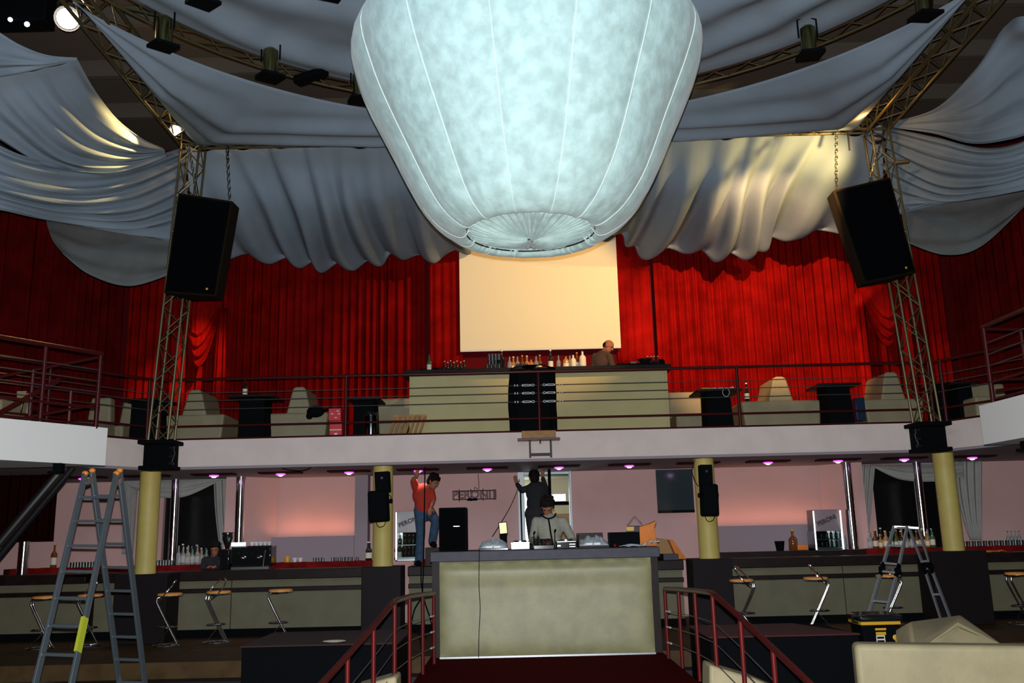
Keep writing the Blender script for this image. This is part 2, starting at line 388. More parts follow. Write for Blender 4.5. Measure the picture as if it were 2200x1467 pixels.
# ================================================================ BALLOON LANTERN
BC = V((0.22, 9.0, 0))
prof = [(0.30, 8.70), (0.62, 8.62), (0.98, 8.42), (1.28, 8.15), (1.43, 7.84), (1.70, 7.55), (1.845, 7.25), (1.845, 7.02), (1.74, 6.70), (1.60, 6.38), (1.46, 6.08),
        (1.345, 5.84), (1.22, 5.60), (1.09, 5.40), (0.97, 5.26), (0.85, 5.17), (0.76, 5.125), (0.69, 5.13), (0.645, 5.19), (0.60, 5.17), (0.40, 5.12), (0.2, 5.09), (0.04, 5.08)]
NS = 14
cp = cat_pts([V((r, 0, z)) for r, z in prof], 110)
def balloon(u, v):
    a = 2*PI*u; p = cp[min(int(v*110), 110)]; r, z = p.x, p.z
    ph = (a*NS/(2*PI)-0.05) % 1.0
    sc = 0.028*(1-abs(2*ph-1)**3.0)*min(1, r/1.2)                  # panels bulge between the seams
    low = ss(0.60, 0.8, v)
    gather = 0.016*math.sin(a*46+3*noise.noise(V((a*2, z*2, 0))))*ss(0.80, 0.9, v)*min(1, r/0.3)
    n1 = noise.noise(V((r*math.cos(a)*1.1, r*math.sin(a)*1.1, z*0.8)))*0.045
    wr = noise.noise(V((a*14, z*3.2+a*6, 3)))*0.014*(0.35+low)
    rr = r+sc+n1*(0.3+0.7*min(1, r))+wr-0.03*(1-low)*0
    return BC+V((rr*math.cos(a), rr*math.sin(a), z+gather+0.03*noise.noise(V((math.cos(a)*1.5, math.sin(a)*1.5, 9)))*ss(0.8, 0.86, v)))
t = thing('balloon_lantern', 'huge pale fabric balloon lantern hanging over the centre of the hall', 'lantern', (BC.x, BC.y, 4.98))
obj('fabric_shell', MB().grid(balloon, 336, 110), 'balloon', t)
b = MB()
for k in range(NS):
    u = (k+0.05)/NS
    path = []
    for j in range(0, 100, 2):
        q = balloon(u, j/110); c = V((BC.x, BC.y, q.z)); path.append(c+(q-c)*1.003)
    b.tube(path, 0.006, 5)
obj('panel_seams', b, 'seam', t)
b = MB(); b.cyl((BC.x, BC.y, 8.7), (BC.x, BC.y, 10.3), 0.03, n=8)
obj('hanging_pole', b, 'blackm', t)
b = MB().tube([V((BC.x+0.67*math.cos(a), BC.y+0.67*math.sin(a), 5.17)) for a in [2*PI*i/40 for i in range(40)]], 0.008, 6, True)
obj('hem_cord', b, 'dkwood', t)

# ================================================================ TRUSSES
def box_truss(b, a, c, w, n, r=0.025, up=(0,0,1), rd=0.014, side=None):
    """square lattice truss between a and c"""
    a = V(a); c = V(c); d = (c-a).normalized(); u = V(up)
    x = d.cross(u).normalized() if side is None else V(side).normalized(); y = x.cross(d).normalized()
    cs = [x*sx*w/2+y*sy*w/2 for sx, sy in ((-1,-1),(1,-1),(1,1),(-1,1))]
    for q in cs: b.cyl(a+q, c+q, r, n=8)
    for i in range(n):
        p0 = a+(c-a)*(i/n); p1 = a+(c-a)*((i+0.5)/n); p2 = a+(c-a)*((i+1)/n)
        for k in range(4):
            q0 = cs[k]; q1 = cs[(k+1)%4]
            if k % 2: q0, q1 = q1, q0
            b.cyl(p0+q0, p1+q1, rd, n=6, caps=False); b.cyl(p1+q1, p2+q0, rd, n=6, caps=False)
    for p in (a, c):
        for k in range(4): b.cyl(p+cs[k], p+cs[(k+1)%4], rd, n=6)
    return b
TL0 = V((-5.36, 13.78, BF-0.03)); TL1 = V((-5.1, 13.78, ZT))
TR0 = V((6.27, 13.78, BF-0.03)); TR1 = V((6.0, 13.78, ZT))
for nm, p0, p1, lab in (('truss_tower', TL0, TL1, 'lattice truss tower rising from the left end of the balcony front'),
                        ('truss_tower', TR0, TR1, 'lattice truss tower rising from the right end of the balcony front')):
    sx = 1 if p0.x < 0 else -1
    t = thing(nm, lab, 'truss', p0)
    obj('lattice', box_truss(MB(), p0, p1, 0.29, 8, r=0.020, rd=0.010, up=(0,1,0)), 'truss', t)
    b = MB(); b.box(p0.x-0.26, p0.x+0.26, 13.52, 14.02, p0.z-0.06, p0.z)
    b.box(p0.x-0.2, p0.x+0.2, 13.62, 13.98, p0.z-0.38, p0.z-0.06); b.box(p0.x-0.24, p0.x+0.24, 13.55, 13.98, p0.z-0.44, p0.z-0.38)
    obj('base_bracket', b, 'black', t, bevel=0.01)
    b = MB()
    for z in (-0.12, -0.25, -0.36): b.cyl((p0.x+sx*0.2, 13.6, p0.z+z), (p0.x+sx*0.27, 13.6, p0.z+z), 0.02, n=8)
    b.tube([(p0.x+sx*0.24, 13.6, p0.z-0.1), (p0.x+sx*0.28, 13.6, p0.z-0.2), (p0.x+sx*0.24, 13.6, p0.z-0.34)], 0.008, 6)
    obj('bracket_bolts', b, 'blackm', t)
def top_truss(name, a, c, n, label, w=0.26):
    o = obj(name, box_truss(MB(), a, c, w, n), 'truss', origin=(V(a)+V(c))/2)
    return tag(o, label, 'truss')
top_truss('lighting_truss', TL1+V((0.1, 0, 0.1)), TR1+V((-0.1, 0, 0.1)), 26, 'long horizontal lattice truss spanning between the two tower heads', 0.16)
top_truss('lighting_truss', TL1+V((0, -0.1, 0.16)), V((-4.95, 6.5, ZT+0.16)), 11, 'lattice truss running from the left tower head toward the viewer', 0.34)
top_truss('lighting_truss', TR1+V((0, -0.1, 0.16)), V((5.85, 6.5, ZT+0.16)), 11, 'lattice truss running from the right tower head toward the viewer', 0.34)
# ring truss around the balloon
RC = V((XC, 7.0, ZT+0.1)); RR = 5.62
b = MB(); N = 72
ring = []
for dr, dz in ((-0.13, 0), (0.13, 0), (0, 0.24)):
    pts = [RC+V(((RR+dr)*math.cos(2*PI*i/N), (RR+dr)*math.sin(2*PI*i/N), dz)) for i in range(N)]
    ring.append(pts); b.tube(pts, 0.022, 6, True)
for i in range(N):
    j = (i+1) % N
    b.cyl(ring[0][i], ring[2][j], 0.011, n=5, caps=False); b.cyl(ring[2][j], ring[1][i], 0.011, n=5, caps=False); b.cyl(ring[0][i], ring[1][j], 0.011, n=5, caps=False)
o = tag(obj('ring_truss', b, 'truss', origin=RC), 'circular lattice truss ringing the balloon lantern under the roof', 'truss')

# ================================================================ DRAPES
def drape(name, rows, nu, nv, label, m='cloth', folds=8, amp=0.05, seed=1, solid=0.004, fade=0.15, cat='drape', skew=0.0, group=None, pinch=None, outn=None, pw=1.0):
    """rows: polylines of world points (top to bottom); splined both ways, folds run down the sheet"""
    R = [cat_pts(r, nu) for r in rows]
    cols = [cat_pts([R[k][i] for k in range(len(R))], nv) for i in range(nu+1)]
    P = [[cols[i][j] for j in range(nv+1)] for i in range(nu+1)]
    rnd = random.Random(seed); ph = rnd.random()*10
    def fn(u, v):
        i = round(u*nu); j = round(v*nv); p = P[i][j]
        du = P[min(i+1, nu)][j]-P[max(i-1, 0)][j]; dv = P[i][min(j+1, nv)]-P[i][max(j-1, 0)]
        n = du.cross(dv); n = n.normalized() if n.length > 1e-9 else V((0,0,1))
        uu = u+skew*v*v
        f = math.sin(2*PI*(uu*folds+0.35*noise.noise(V((uu*3.1, v*0.7, ph)))))
        f = f*0.6+0.5*noise.noise(V((uu*folds*1.5, v*0.8, ph+5)))+0.18*noise.noise(V((uu*folds*4, v*1.2, ph+9)))
        a = amp*(fade+(1-fade)*math.sin(PI*min(1, max(0, v)))**0.8) if pinch is None else amp*pinch(u, v)
        return p+n*f*a
    b = MB().grid(fn, nu, nv)
    c = sum(b.v, V((0,0,0)))/len(b.v)
    return tag(obj(name, b, m, solid=solid, origin=c), label, cat, group)

# valances sweeping from the back truss to the curtain head
def scallop(x0, y0, x1, y1, Y, peaks, dip, n=64):
    out = []
    for i in range(n+1):
        t = i/n; px = x0+(x1-x0)*t; py = y0+(y1-y0)*t
        s = 0
        for k in range(len(peaks)-1):
            if peaks[k] <= px <= peaks[k+1]:
                q = (px-peaks[k])/(peaks[k+1]-peaks[k]); s = dip*(1-abs(2*q-1)**1.6)*min(1.2, (peaks[k+1]-peaks[k])/90)
        out.append(W(px, py+s, Y))
    return out
def val_left():
    top = scallop(396, 308, 1012, 290, 14.0, [396, 482, 565, 645, 722, 826, 1012], 20)
    bot = [W(*q) for q in ((440, 540, 15.6), (550, 548, 16.0), (640, 562, 16.3), (700, 568, 16.4), (790, 562, 16.5), (860, 545, 16.5), (930, 553, 16.5), (1010, 528, 16.5))]
    mid = [W(*q) for q in ((412, 425, 14.4), (525, 428, 14.5), (615, 440, 14.6), (690, 445, 14.5), (760, 440, 14.5), (840, 425, 14.5), (930, 418, 14.5), (1030, 405, 14.5))]
    return [top, mid, bot]
def hook(bot, dy=0.35, dz=0.22):
    return [p+V((0, 0.18, dz)) for p in bot]
r = val_left(); r.append(hook(r[-1]))
drape('hanging_valance', r, 220, 40, 'grey-white billowing valance hung between the left tower and the balloon', folds=8.5, amp=0.15, seed=3, skew=-0.16,
      pinch=lambda u, v: 0.25+1.0*ss(0, 0.6, v))
top = scallop(1290, 284, 1896, 264, 14.0, [1290, 1400, 1505, 1612, 1690, 1776, 1896], 22)
mid = [W(*q) for q in ((1300, 390, 14.5), (1390, 405, 14.5), (1480, 415, 14.5), (1570, 415, 14.5), (1650, 400, 14.6), (1740, 385, 14.5), (1896, 370, 14.4))]
bot = [W(*q) for q in ((1316, 490, 16.5), (1350, 515, 16.5), (1390, 540, 16.5), (1480, 533, 16.5), (1560, 545, 16.4), (1630, 540, 16.3), (1660, 510, 16.2), (1760, 500, 15.9), (1890, 492, 15.6))]
drape('hanging_valance', [top, mid, bot, hook(bot)], 220, 40, 'billowing valance right of the balloon with warm light on its folds', folds=8.5, amp=0.15, seed=5, skew=0.16,
      pinch=lambda u, v: 0.25+1.0*ss(0, 0.6, v))

# sails between the ring and the square truss frame
def sail(name, a0, a1, label, seed):
    nu, nv = 120, 40; ph = seed*3.3
    def fn(u, v):
        a = a0+(a1-a0)*u; d = V((math.cos(a), math.sin(a), 0))
        A = V((XC, 7.0, ZT-0.02))+d*5.98
        tx = (5.35/abs(d.x)) if abs(d.x) > 1e-4 else 99; ty = 6.72/d.y if d.y > 1e-4 else 99
        B = V((XC, 7.0, ZT+0.02))+d*max(min(tx, ty), 5.99)
        p = A.lerp(B, v); L = (B-A).length
        sag = 0.30*math.sin(PI*v)*min(1, L/1.2)
        f = math.sin(PI*2*(v*3.2+0.5*noise.noise(V((u*2.2, v, ph)))+u*1.5))*0.045+0.05*noise.noise(V((u*4, v*7+u*5, ph)))
        return p+V((0, 0, -sag+f*math.sin(PI*v)*min(1, L)))
    b = MB().grid(fn, nu, nv); c = sum(b.v, V((0,0,0)))/len(b.v)
    return tag(obj(name, b, 'cloth', solid=0.004, origin=c), label, 'drape')
sail('corner_sail', math.radians(154), math.radians(91), 'grey-blue corner sail stretched from the left tower head to the ring truss', 1)
sail('corner_sail', math.radians(26), math.radians(89), 'grey-blue corner sail stretched from the right tower head to the ring truss', 2)
def canopy(name, a0, a1, label, seed):
    ph = seed*1.7
    def fn(u, v):
        a = a0+(a1-a0)*u; d = V((math.cos(a), math.sin(a), 0)); r = 5.42*(1-v)+1.0*v
        z = ZT+0.05+1.3*v**1.3-0.30*math.sin(PI*v)
        f = 0.06*math.sin(2*PI*(v*5+0.8*noise.noise(V((a*1.6, v*2, ph)))))+0.05*noise.noise(V((a*6, v*9, ph)))
        return V((XC, 7.0, 0))+d*r+V((0, 0, z+f*ss(0, 0.1, v)))
    b = MB().grid(fn, 160, 60); c = sum(b.v, V((0,0,0)))/len(b.v)
    return tag(obj(name, b, 'cloth', solid=0.004, origin=c), label, 'drape')
canopy('ring_canopy', math.radians(200), math.radians(90.5), 'blue-grey canopy cloth inside the ring truss, left of the balloon', 1)
canopy('ring_canopy', math.radians(-20), math.radians(89.5), 'blue-grey canopy cloth inside the ring truss, right of the balloon', 2)

# side swags gathered at the tower heads: rows fan out from the gather point
def fan(name, g, outer, label, m='cloth', folds=6, amp=0.07, seed=1, sag=0.0, edge=None, group=None):
    """g: gather point; outer: list of (px,py,Y) from upper to lower; sag curves each strand downwards"""
    O = cat_pts([W(*q) for q in outer], 60); nu, nv = 60, 48; rnd = random.Random(seed); ph = rnd.random()*9
    def strand(i, t):
        q = O[i]; p = g.lerp(q, t); w_ = i/60
        s = sag(w_) if callable(sag) else sag
        return p+V((0, 0, -s*math.sin(PI*t)**0.9))
    def fn(u, v):
        i = round(u*60); t = v; p = strand(i, t)
        du = strand(min(i+1, 60), t)-strand(max(i-1, 0), t); dv = strand(i, min(1, t+0.02))-strand(i, max(0, t-0.02))
        n = du.cross(dv); n = n.normalized() if n.length > 1e-9 else V((0,1,0))
        f = math.sin(2*PI*(u*folds+0.3*noise.noise(V((u*3, v*1.2, ph)))))*0.6+0.5*noise.noise(V((u*folds*1.7, v*1.0, ph)))+0.2*noise.noise(V((u*folds*4, v*1.4, ph+4)))
        return p+n*f*amp*(0.25+0.75*ss(0, 0.45, t))*(1-0.5*ss(0.7, 1, t))
    b = MB().grid(fn, 60, nv) if False else MB().grid(lambda u, v: fn(u, v), 120 if False else 60, nv)
    c = sum(b.v, V((0,0,0)))/len(b.v)
    return tag(obj(name, b, m, solid=0.004, origin=c), label, 'drape', group)
# left side
def sheet(name, rows, label, **kw):
    return drape(name, [[W(*q) for q in r] for r in rows], kw.pop('nu', 90), kw.pop('nv', 50), label, **kw)
# rows run from the upper-edge strand to the lower-edge strand; u goes from outer end to the gather
def swag(name, rows, label, folds=5, amp=0.06, seed=1, m='cloth', nu=100, nv=60, group=None):
    R = [cat_pts([W(*q) for q in r], nu) for r in rows]
    P = []
    for i in range(nu+1): P.append(cat_pts([R[k][i] for k in range(len(R))], nv))
    ph = seed*2.37
    def fn(u, v):
        i = round(u*nu); j = round(v*nv); p = P[i][j]
        du = P[min(i+1, nu)][j]-P[max(i-1, 0)][j]; dv = P[i][min(j+1, nv)]-P[i][max(j-1, 0)]
        n = du.cross(dv); n = n.normalized() if n.length > 1e-9 else V((0,1,0))
        w_ = (P[i][nv]-P[i][0]).length
        f = 0.6*math.sin(2*PI*(v*folds+0.35*noise.noise(V((u*1.6, v*3, ph)))))+0.55*noise.noise(V((u*1.2, v*folds*1.9, ph)))+0.25*noise.noise(V((u*2, v*folds*5, ph+3)))
        a = amp*min(1, w_/0.8)*(0.35+0.65*ss(0, 0.25, u))
        return p+n*f*a
    b = MB().grid(fn, nu, nv); c = sum(b.v, V((0,0,0)))/len(b.v)
    return tag(obj(name, b, m, solid=0.004, origin=c), label, 'drape', group)
swag('side_swag', [[(-160, 60, 9.5), (-60, 40, 9.8), (40, 95, 10.2), (100, 118, 10.5), (166, 124, 10.8)],
                   [(-160, 130, 9.6), (-60, 125, 9.9), (40, 130, 10.3), (100, 134, 10.5), (166, 127, 10.8)],
                   [(-160, 200, 9.7), (-60, 175, 10.0), (30, 160, 10.4), (100, 145, 10.6), (166, 130, 10.8)]],
     'small white swag in the top left corner, above the lamp-lit swag', folds=3, amp=0.05, seed=1)
swag('side_swag', [[(166, 126, 11.0), (205, 190, 11.6), (255, 255, 12.4), (310, 300, 13.1), (352, 318, 13.6)],
                   [(100, 148, 10.8), (150, 225, 11.4), (215, 285, 12.2), (290, 318, 13.0), (354, 324, 13.6)],
                   [(20, 160, 10.6), (90, 250, 11.2), (175, 318, 12.0), (270, 338, 12.9), (356, 328, 13.6)],
                   [(-60, 180, 10.4), (30, 270, 11.0), (130, 345, 11.9), (250, 363, 12.8), (358, 332, 13.6)],
                   [(-140, 210, 10.3), (-20, 290, 10.9), (100, 355, 11.8), (245, 376, 12.7), (360, 337, 13.6)]],
     'white swag left of the tower, streaked with warm light at its gather', folds=5, amp=0.07, seed=2, nv=70)
swag('side_swag', [[(-160, 190, 10.4), (0, 315, 11.0), (140, 352, 12.1), (270, 350, 13.0), (396, 316, 14.1)],
                   [(-160, 280, 10.5), (0, 375, 11.1), (150, 408, 12.2), (280, 395, 13.1), (400, 345, 14.15)],
                   [(-160, 350, 10.6), (0, 415, 11.2), (150, 447, 12.3), (290, 440, 13.2), (404, 390, 14.2)],
                   [(-160, 395, 10.7), (0, 435, 11.3), (140, 468, 12.4), (290, 482, 13.3), (408, 450, 14.2)],
                   [(-160, 415, 10.8), (0, 446, 11.4), (120, 470, 12.5), (270, 500, 13.4), (410, 528, 14.2)]],
     'wide blue-grey swag sweeping down from the left tower to the wall', folds=7, amp=0.07, seed=3, nv=80)
swag('sheer_swag', [[(98, 470, 13.6), (180, 486, 13.7), (280, 502, 13.8), (375, 520, 13.9)],
                    [(110, 510, 13.4), (190, 545, 13.5), (285, 560, 13.6), (378, 555, 13.7)],
                    [(135, 545, 13.3), (195, 590, 13.4), (280, 614, 13.5), (380, 585, 13.6)]],
     'sheer half-round cloth hanging below the left swags', folds=2, amp=0.03, seed=4, m='sheer')
# right side
swag('side_swag', [[(2360, 20, 9.5), (2200, 40, 10.0), (2150, 62, 10.6), (2090, 150, 11.4), (2010, 232, 12.6), (1915, 262, 13.7)],
                   [(2360, 90, 9.6), (2250, 110, 10.2), (2180, 140, 10.8), (2100, 215, 11.6), (2010, 252, 12.7), (1916, 266, 13.7)],
                   [(2360, 170, 9.7), (2260, 210, 10.3), (2180, 240, 10.9), (2100, 270, 11.7), (2010, 270, 12.8), (1917, 270, 13.7)],
                   [(2360, 240, 9.8), (2250, 275, 10.4), (2170, 300, 11.0), (2090, 308, 11.8), (2005, 286, 12.9), (1918, 274, 13.7)]],
     'big pale swag in the top right corner, gathered at the right tower', folds=3, amp=0.06, seed=5)
swag('side_swag', [[(2360, 180, 10.4), (2230, 285, 11.0), (2120, 318, 11.8), (2010, 295, 12.9), (1896, 270, 14.1)],
                   [(2360, 260, 10.5), (2230, 335, 11.1), (2120, 362, 11.9), (2010, 345, 13.0), (1898, 300, 14.15)],
                   [(2360, 320, 10.6), (2230, 370, 11.2), (2120, 400, 12.0), (2015, 400, 13.1), (1900, 345, 14.2)],
                   [(2360, 345, 10.7), (2240, 388, 11.3), (2130, 412, 12.1), (2020, 428, 13.2), (1904, 400, 14.2)],
                   [(2360, 360, 10.8), (2240, 395, 11.4), (2140, 415, 12.2), (2040, 430, 13.2), (1912, 468, 14.2)]],
     'wide grey swag sweeping down from the right tower to the wall', folds=7, amp=0.07, seed=6, nv=80)
swag('sheer_swag', [[(1936, 450, 13.9), (2000, 436, 13.9), (2080, 424, 13.8), (2230, 392, 13.6)],
                    [(1944, 500, 13.7), (2010, 500, 13.7), (2090, 488, 13.6), (2220, 420, 13.5)],
                    [(1952, 522, 13.6), (2030, 548, 13.6), (2110, 528, 13.5), (2215, 430, 13.4)]],
     'sheer half-round cloth hanging below the right swags', folds=2, amp=0.03, seed=7, m='sheer')

# ================================================================ RED CURTAINS
def curtain(name, path, z0, z1, label, per=0.16, amp=0.06, seed=1, m='red', group=None, nz=10):
    """pleated curtain hanging along a plan path"""
    pts = [V((*p, 0)) for p in path]; L = [0]
    for i in range(len(pts)-1): L.append(L[-1]+(pts[i+1]-pts[i]).length)
    n = int(L[-1]/0.022)
    def at(s):
        for i in range(len(pts)-1):
            if s <= L[i+1] or i == len(pts)-2:
                t = (s-L[i])/(L[i+1]-L[i]); d = (pts[i+1]-pts[i]).normalized(); return pts[i].lerp(pts[i+1], t), V((-d.y, d.x, 0))
    def fn(u, v):
        s = u*L[-1]; p, nn = at(s); z = z1+(z0-z1)*v
        f = math.sin(2*PI*(s/per+0.9*noise.noise(V((s*0.9, seed*3, 0)))))+0.9*noise.noise(V((s*5.5, v*0.5, seed)))+0.5*noise.noise(V((s*12, v, seed+4)))
        a = amp*(0.6+0.5*v+0.6*noise.noise(V((s*0.7, v, seed+8))))
        return p+nn*f*a+V((0, 0, z))
    b = MB().grid(fn, n, nz); c = sum(b.v, V((0,0,0)))/len(b.v); c.z = z0
    return tag(obj(name, b, m, solid=0.006, origin=c), label, 'curtain', group)
curtain('stage_curtain', [(-7.6, 17.5), (-1.72, 17.5)], BF+0.02, 8.3, 'dark red pleated curtain filling the back wall left of the screen', seed=1)
curtain('stage_curtain', [(2.86, 17.5), (8.6, 17.5)], BF+0.02, 8.3, 'bright red pleated curtain filling the back wall right of the screen', seed=2)
curtain('stage_curtain', [(-1.56, 16.95), (-0.95, 16.95)], 5.2, 8.2, 'narrow red curtain strip along the left edge of the screen', per=0.16, amp=0.018, seed=3)
curtain('stage_curtain', [(2.0, 16.95), (2.68, 16.95)], 5.2, 8.2, 'narrow red curtain strip along the right edge of the screen', per=0.16, amp=0.018, seed=4)
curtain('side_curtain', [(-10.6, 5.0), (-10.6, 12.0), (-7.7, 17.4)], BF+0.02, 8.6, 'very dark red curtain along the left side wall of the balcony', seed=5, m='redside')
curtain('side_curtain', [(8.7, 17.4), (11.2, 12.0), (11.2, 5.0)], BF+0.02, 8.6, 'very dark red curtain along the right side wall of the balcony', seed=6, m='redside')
struct('wall_screen_bay', MB().box(-1.6, 2.72, 17.02, 18.2, BF, 8.3), 'redwall')
# curtain swags tied back by the towers
def tied(name, x0, x1, Y, ztop, zlow, ztail, label, seed):
    mid = (x0+x1)/2; wd = x1-x0
    def fn(u, v):
        # v: down from straight top band to the drooping crescent
        x = x0+wd*u; s = math.sin(PI*u)
        zc = ztop+(zlow-ztop)*v*(0.25+0.75*s)
        bul = -0.34*math.sin(PI*v)*s
        f = 0.05*ss(0.55, 0.8, v)*math.sin(2*PI*(v*v*6+0.3*noise.noise(V((u*3, v*2, seed)))))*s+0.02*math.sin(2*PI*u*9+seed)*(1-v)
        return V((x, Y+bul+f, zc+f))
    b = MB().grid(fn, 60, 50)
    for sx in (x0, x1):                                            # tails
        def g(u, v, sx=sx):
            return V((sx+(u-0.5)*0.16*(1+0.8*v)+0.0, Y+0.03*math.sin(u*12+seed)-0.03, ztop-0.6+(ztail-ztop+0.6)*v))
        b.grid(g, 16, 14)
    c = V((mid, Y, zlow))
    return tag(obj(name, b, 'red', solid=0.006, origin=c), label, 'curtain')
P1 = W(425, 770, 16.6); P2 = W(1905, 740, 16.6)
tied('swagged_curtain', W(385, 700, 16.6).x, W(472, 700, 16.6).x, 16.75, 7.0, P1.z-0.12, BF+0.01, 'red curtain swagged into a crescent behind the left tower', 1)
tied('swagged_curtain', W(1858, 700, 16.6).x, W(1955, 700, 16.6).x, 16.75, 7.0, P2.z+0.0, BF+0.01, 'red curtain swagged into a crescent behind the right tower', 2)

# screen
t = thing('projection_screen', 'blank cream projection screen hanging above the balcony bar', 'screen', (0.54, 16.84, 5.5))
s0 = W(989, 752, 16.84); s1 = W(1334, 745, 16.84)
obj('canvas', MB().box(s0.x, s1.x, 16.83, 16.86, 5.5, 7.75), 'screen', t)
obj('bottom_bar', MB().cyl((s0.x, 16.845, 5.485), (s1.x, 16.845, 5.485), 0.018, n=10), 'white', t)
obj('roller_case', MB().box(s0.x-0.1, s1.x+0.1, 16.78, 16.92, 7.75, 7.9), 'white', t, bevel=0.02)
# ================================================================ BALCONY RAILS
ZR = [4.575, 4.36, 4.235, 4.10, 3.84, 3.64]      # top, three cables, lower rail, foot rail
YR = 14.06
def rail_run(t, pts, posts, cables=True, m='rail', top_r=0.024, zs=None, zo=0.0):
    """pts: plan polyline of the run"""
    zs = zs or ZR
    P = [V((*p, 0)) for p in pts]
    obj('top_rail', MB().tube([p+V((0,0,zs[0]+zo)) for p in P], top_r, 10), m, t)
    for z in zs[1:-2]:
        obj('wire_cable', MB().tube([p+V((0,0,z+zo)) for p in P], 0.007, 6), 'cable', t)
    obj('lower_rail', MB().tube([p+V((0,0,zs[-2]+zo)) for p in P], 0.016, 8), m, t)
    obj('foot_rail', MB().tube([p+V((0,0,zs[-1]+zo)) for p in P], 0.014, 8), m, t)
    for q in posts:
        obj('post', MB().cyl((q[0], q[1], BF+zo*0-0.02), (q[0], q[1], zs[0]+zo), 0.024, n=10), m, t)
t = thing('balcony_railing', 'dark red cable railing along the straight front of the balcony', 'railing', (0.5, YR, BF))
rail_run(t, [(-5.5, YR), (6.5, YR)], [(-5.52, YR), (W(743, 870, YR).x, YR), (W(1158, 870, YR).x, YR), (W(1587, 860, YR).x, YR), (6.52, YR)])
# turnbuckles beside the middle post
xm = W(1158, 870, YR).x
for z in ZR[1:4]:
    for sx in (-1, 1):
        b = MB(); c = xm+sx*0.19
        for dz in (-0.012, 0.012): b.cyl((c-0.055, YR-0.012, z+dz), (c+0.055, YR-0.012, z+dz), 0.005, n=6)
        b.cyl((c-0.07, YR-0.012, z), (c-0.05, YR-0.012, z), 0.014, n=8); b.cyl((c+0.05, YR-0.012, z), (c+0.07, YR-0.012, z), 0.014, n=8)
        h = c-sx*0.10
        b.tube([(h+0.025*math.cos(a), YR-0.012, z+0.016*math.sin(a)) for a in [i*PI/5 for i in range(10)]], 0.004, 5, True)
        for k in (0.14, 0.18): b.cyl((c+sx*k, YR-0.012, z-0.016), (c+sx*k, YR-0.012, z+0.016), 0.008, n=6)
        obj('turnbuckle', b, 'buckle', t)
t = thing('balcony_railing', 'dark red railing on the splayed corner left of the left tower', 'railing', (-6.3, 12.9, BF))
rail_run(t, [(-5.6, 14.05), (-7.4, 11.05)], [(-5.66, 13.95), (-6.5, 12.55), (-7.38, 11.08)])
t = thing('balcony_railing', 'dark red railing on the splayed corner right of the right tower', 'railing', (7.3, 12.5, BF))
rail_run(t, [(6.62, 14.05), (8.0, 11.05)], [(6.66, 13.95), (7.3, 12.55), (7.98, 11.08)])
# landings: lower floor, own rails
t = thing('landing_railing', 'red railing on the projecting white landing at the far left', 'railing', (-5.9, 10.2, 3.52))
zl = [4.45, 4.24, 4.10, 3.96, 3.76, 3.55]
rail_run(t, [(-5.2, 11.3), (-6.66, 8.85)], [], zs=zl, top_r=0.028)
for q in ((-5.22, 11.28), (-5.6, 10.66), (-6.4, 9.3)): obj('post', MB().cyl((q[0], q[1], 3.5), (q[0], q[1], 4.45), 0.028, n=10), 'rail', t)
t = thing('landing_stair_rail', 'slanting red stair rail behind the far left landing railing', 'railing', (-5.8, 11.3, 3.52))
b = MB(); b.tube([(-5.22, 11.34, 4.43), (-6.1, 11.36, 4.28), (-8.2, 11.36, 3.9)], 0.022, 8); b.tube([(-5.22, 11.34, 3.82), (-6.6, 11.36, 3.6)], 0.02, 8)
b.beam((-6.9, 11.36, 3.5), (-5.75, 11.36, 4.15), 0.05, 0.05); b.cyl((-6.1, 11.36, 3.5), (-6.1, 11.36, 4.28), 0.026, n=8); b.cyl((-5.6, 11.36, 3.5), (-5.6, 11.36, 4.0), 0.024, n=8)
obj('bars', b, 'rail', t)
t = thing('landing_railing', 'red railing on the projecting white landing at the far right', 'railing', (5.8, 10, 3.5))
rail_run(t, [(5.78, 10.9), (5.82, 8.6)], [], zs=[z+0.0 for z in zl], top_r=0.028)
for q in ((5.78, 10.88), (5.80, 9.7)): obj('post', MB().cyl((q[0], q[1], 3.48), (q[0], q[1], 4.45), 0.028, n=10), 'rail', t)
t = thing('landing_stair_rail', 'slanting red stair rails behind the far right landing railing', 'railing', (6.4, 10.9, 3.5))
b = MB(); b.tube([(5.8, 10.92, 4.43), (6.6, 10.92, 4.40), (8.4, 10.92, 4.15)], 0.022, 8); b.tube([(5.85, 10.92, 3.66), (8.2, 10.92, 3.9)], 0.02, 8); b.tube([(5.85, 10.92, 3.8), (8.2, 10.92, 3.8)], 0.02, 8)
b.cyl((6.25, 10.92, 3.48), (6.25, 10.92, 4.4), 0.024, n=8)
obj('bars', b, 'rail', t)
for x, y, z, s in ((-5.45, 10.9, 3.05, 'left'), (5.95, 10.6, 3.02, 'right')):
    b = MB(); b.box(x-0.05, x+0.05, y-0.05, y+0.05, z-0.12, z-0.0); b.box(x-0.12, x+0.05, y-0.03, y+0.03, z-0.12, z-0.09)
    tag(obj('hook_clamp', b, 'black', bevel=0.006, origin=(x, y, z)), 'small black clamp hanging under the far %s landing' % s, 'clamp')

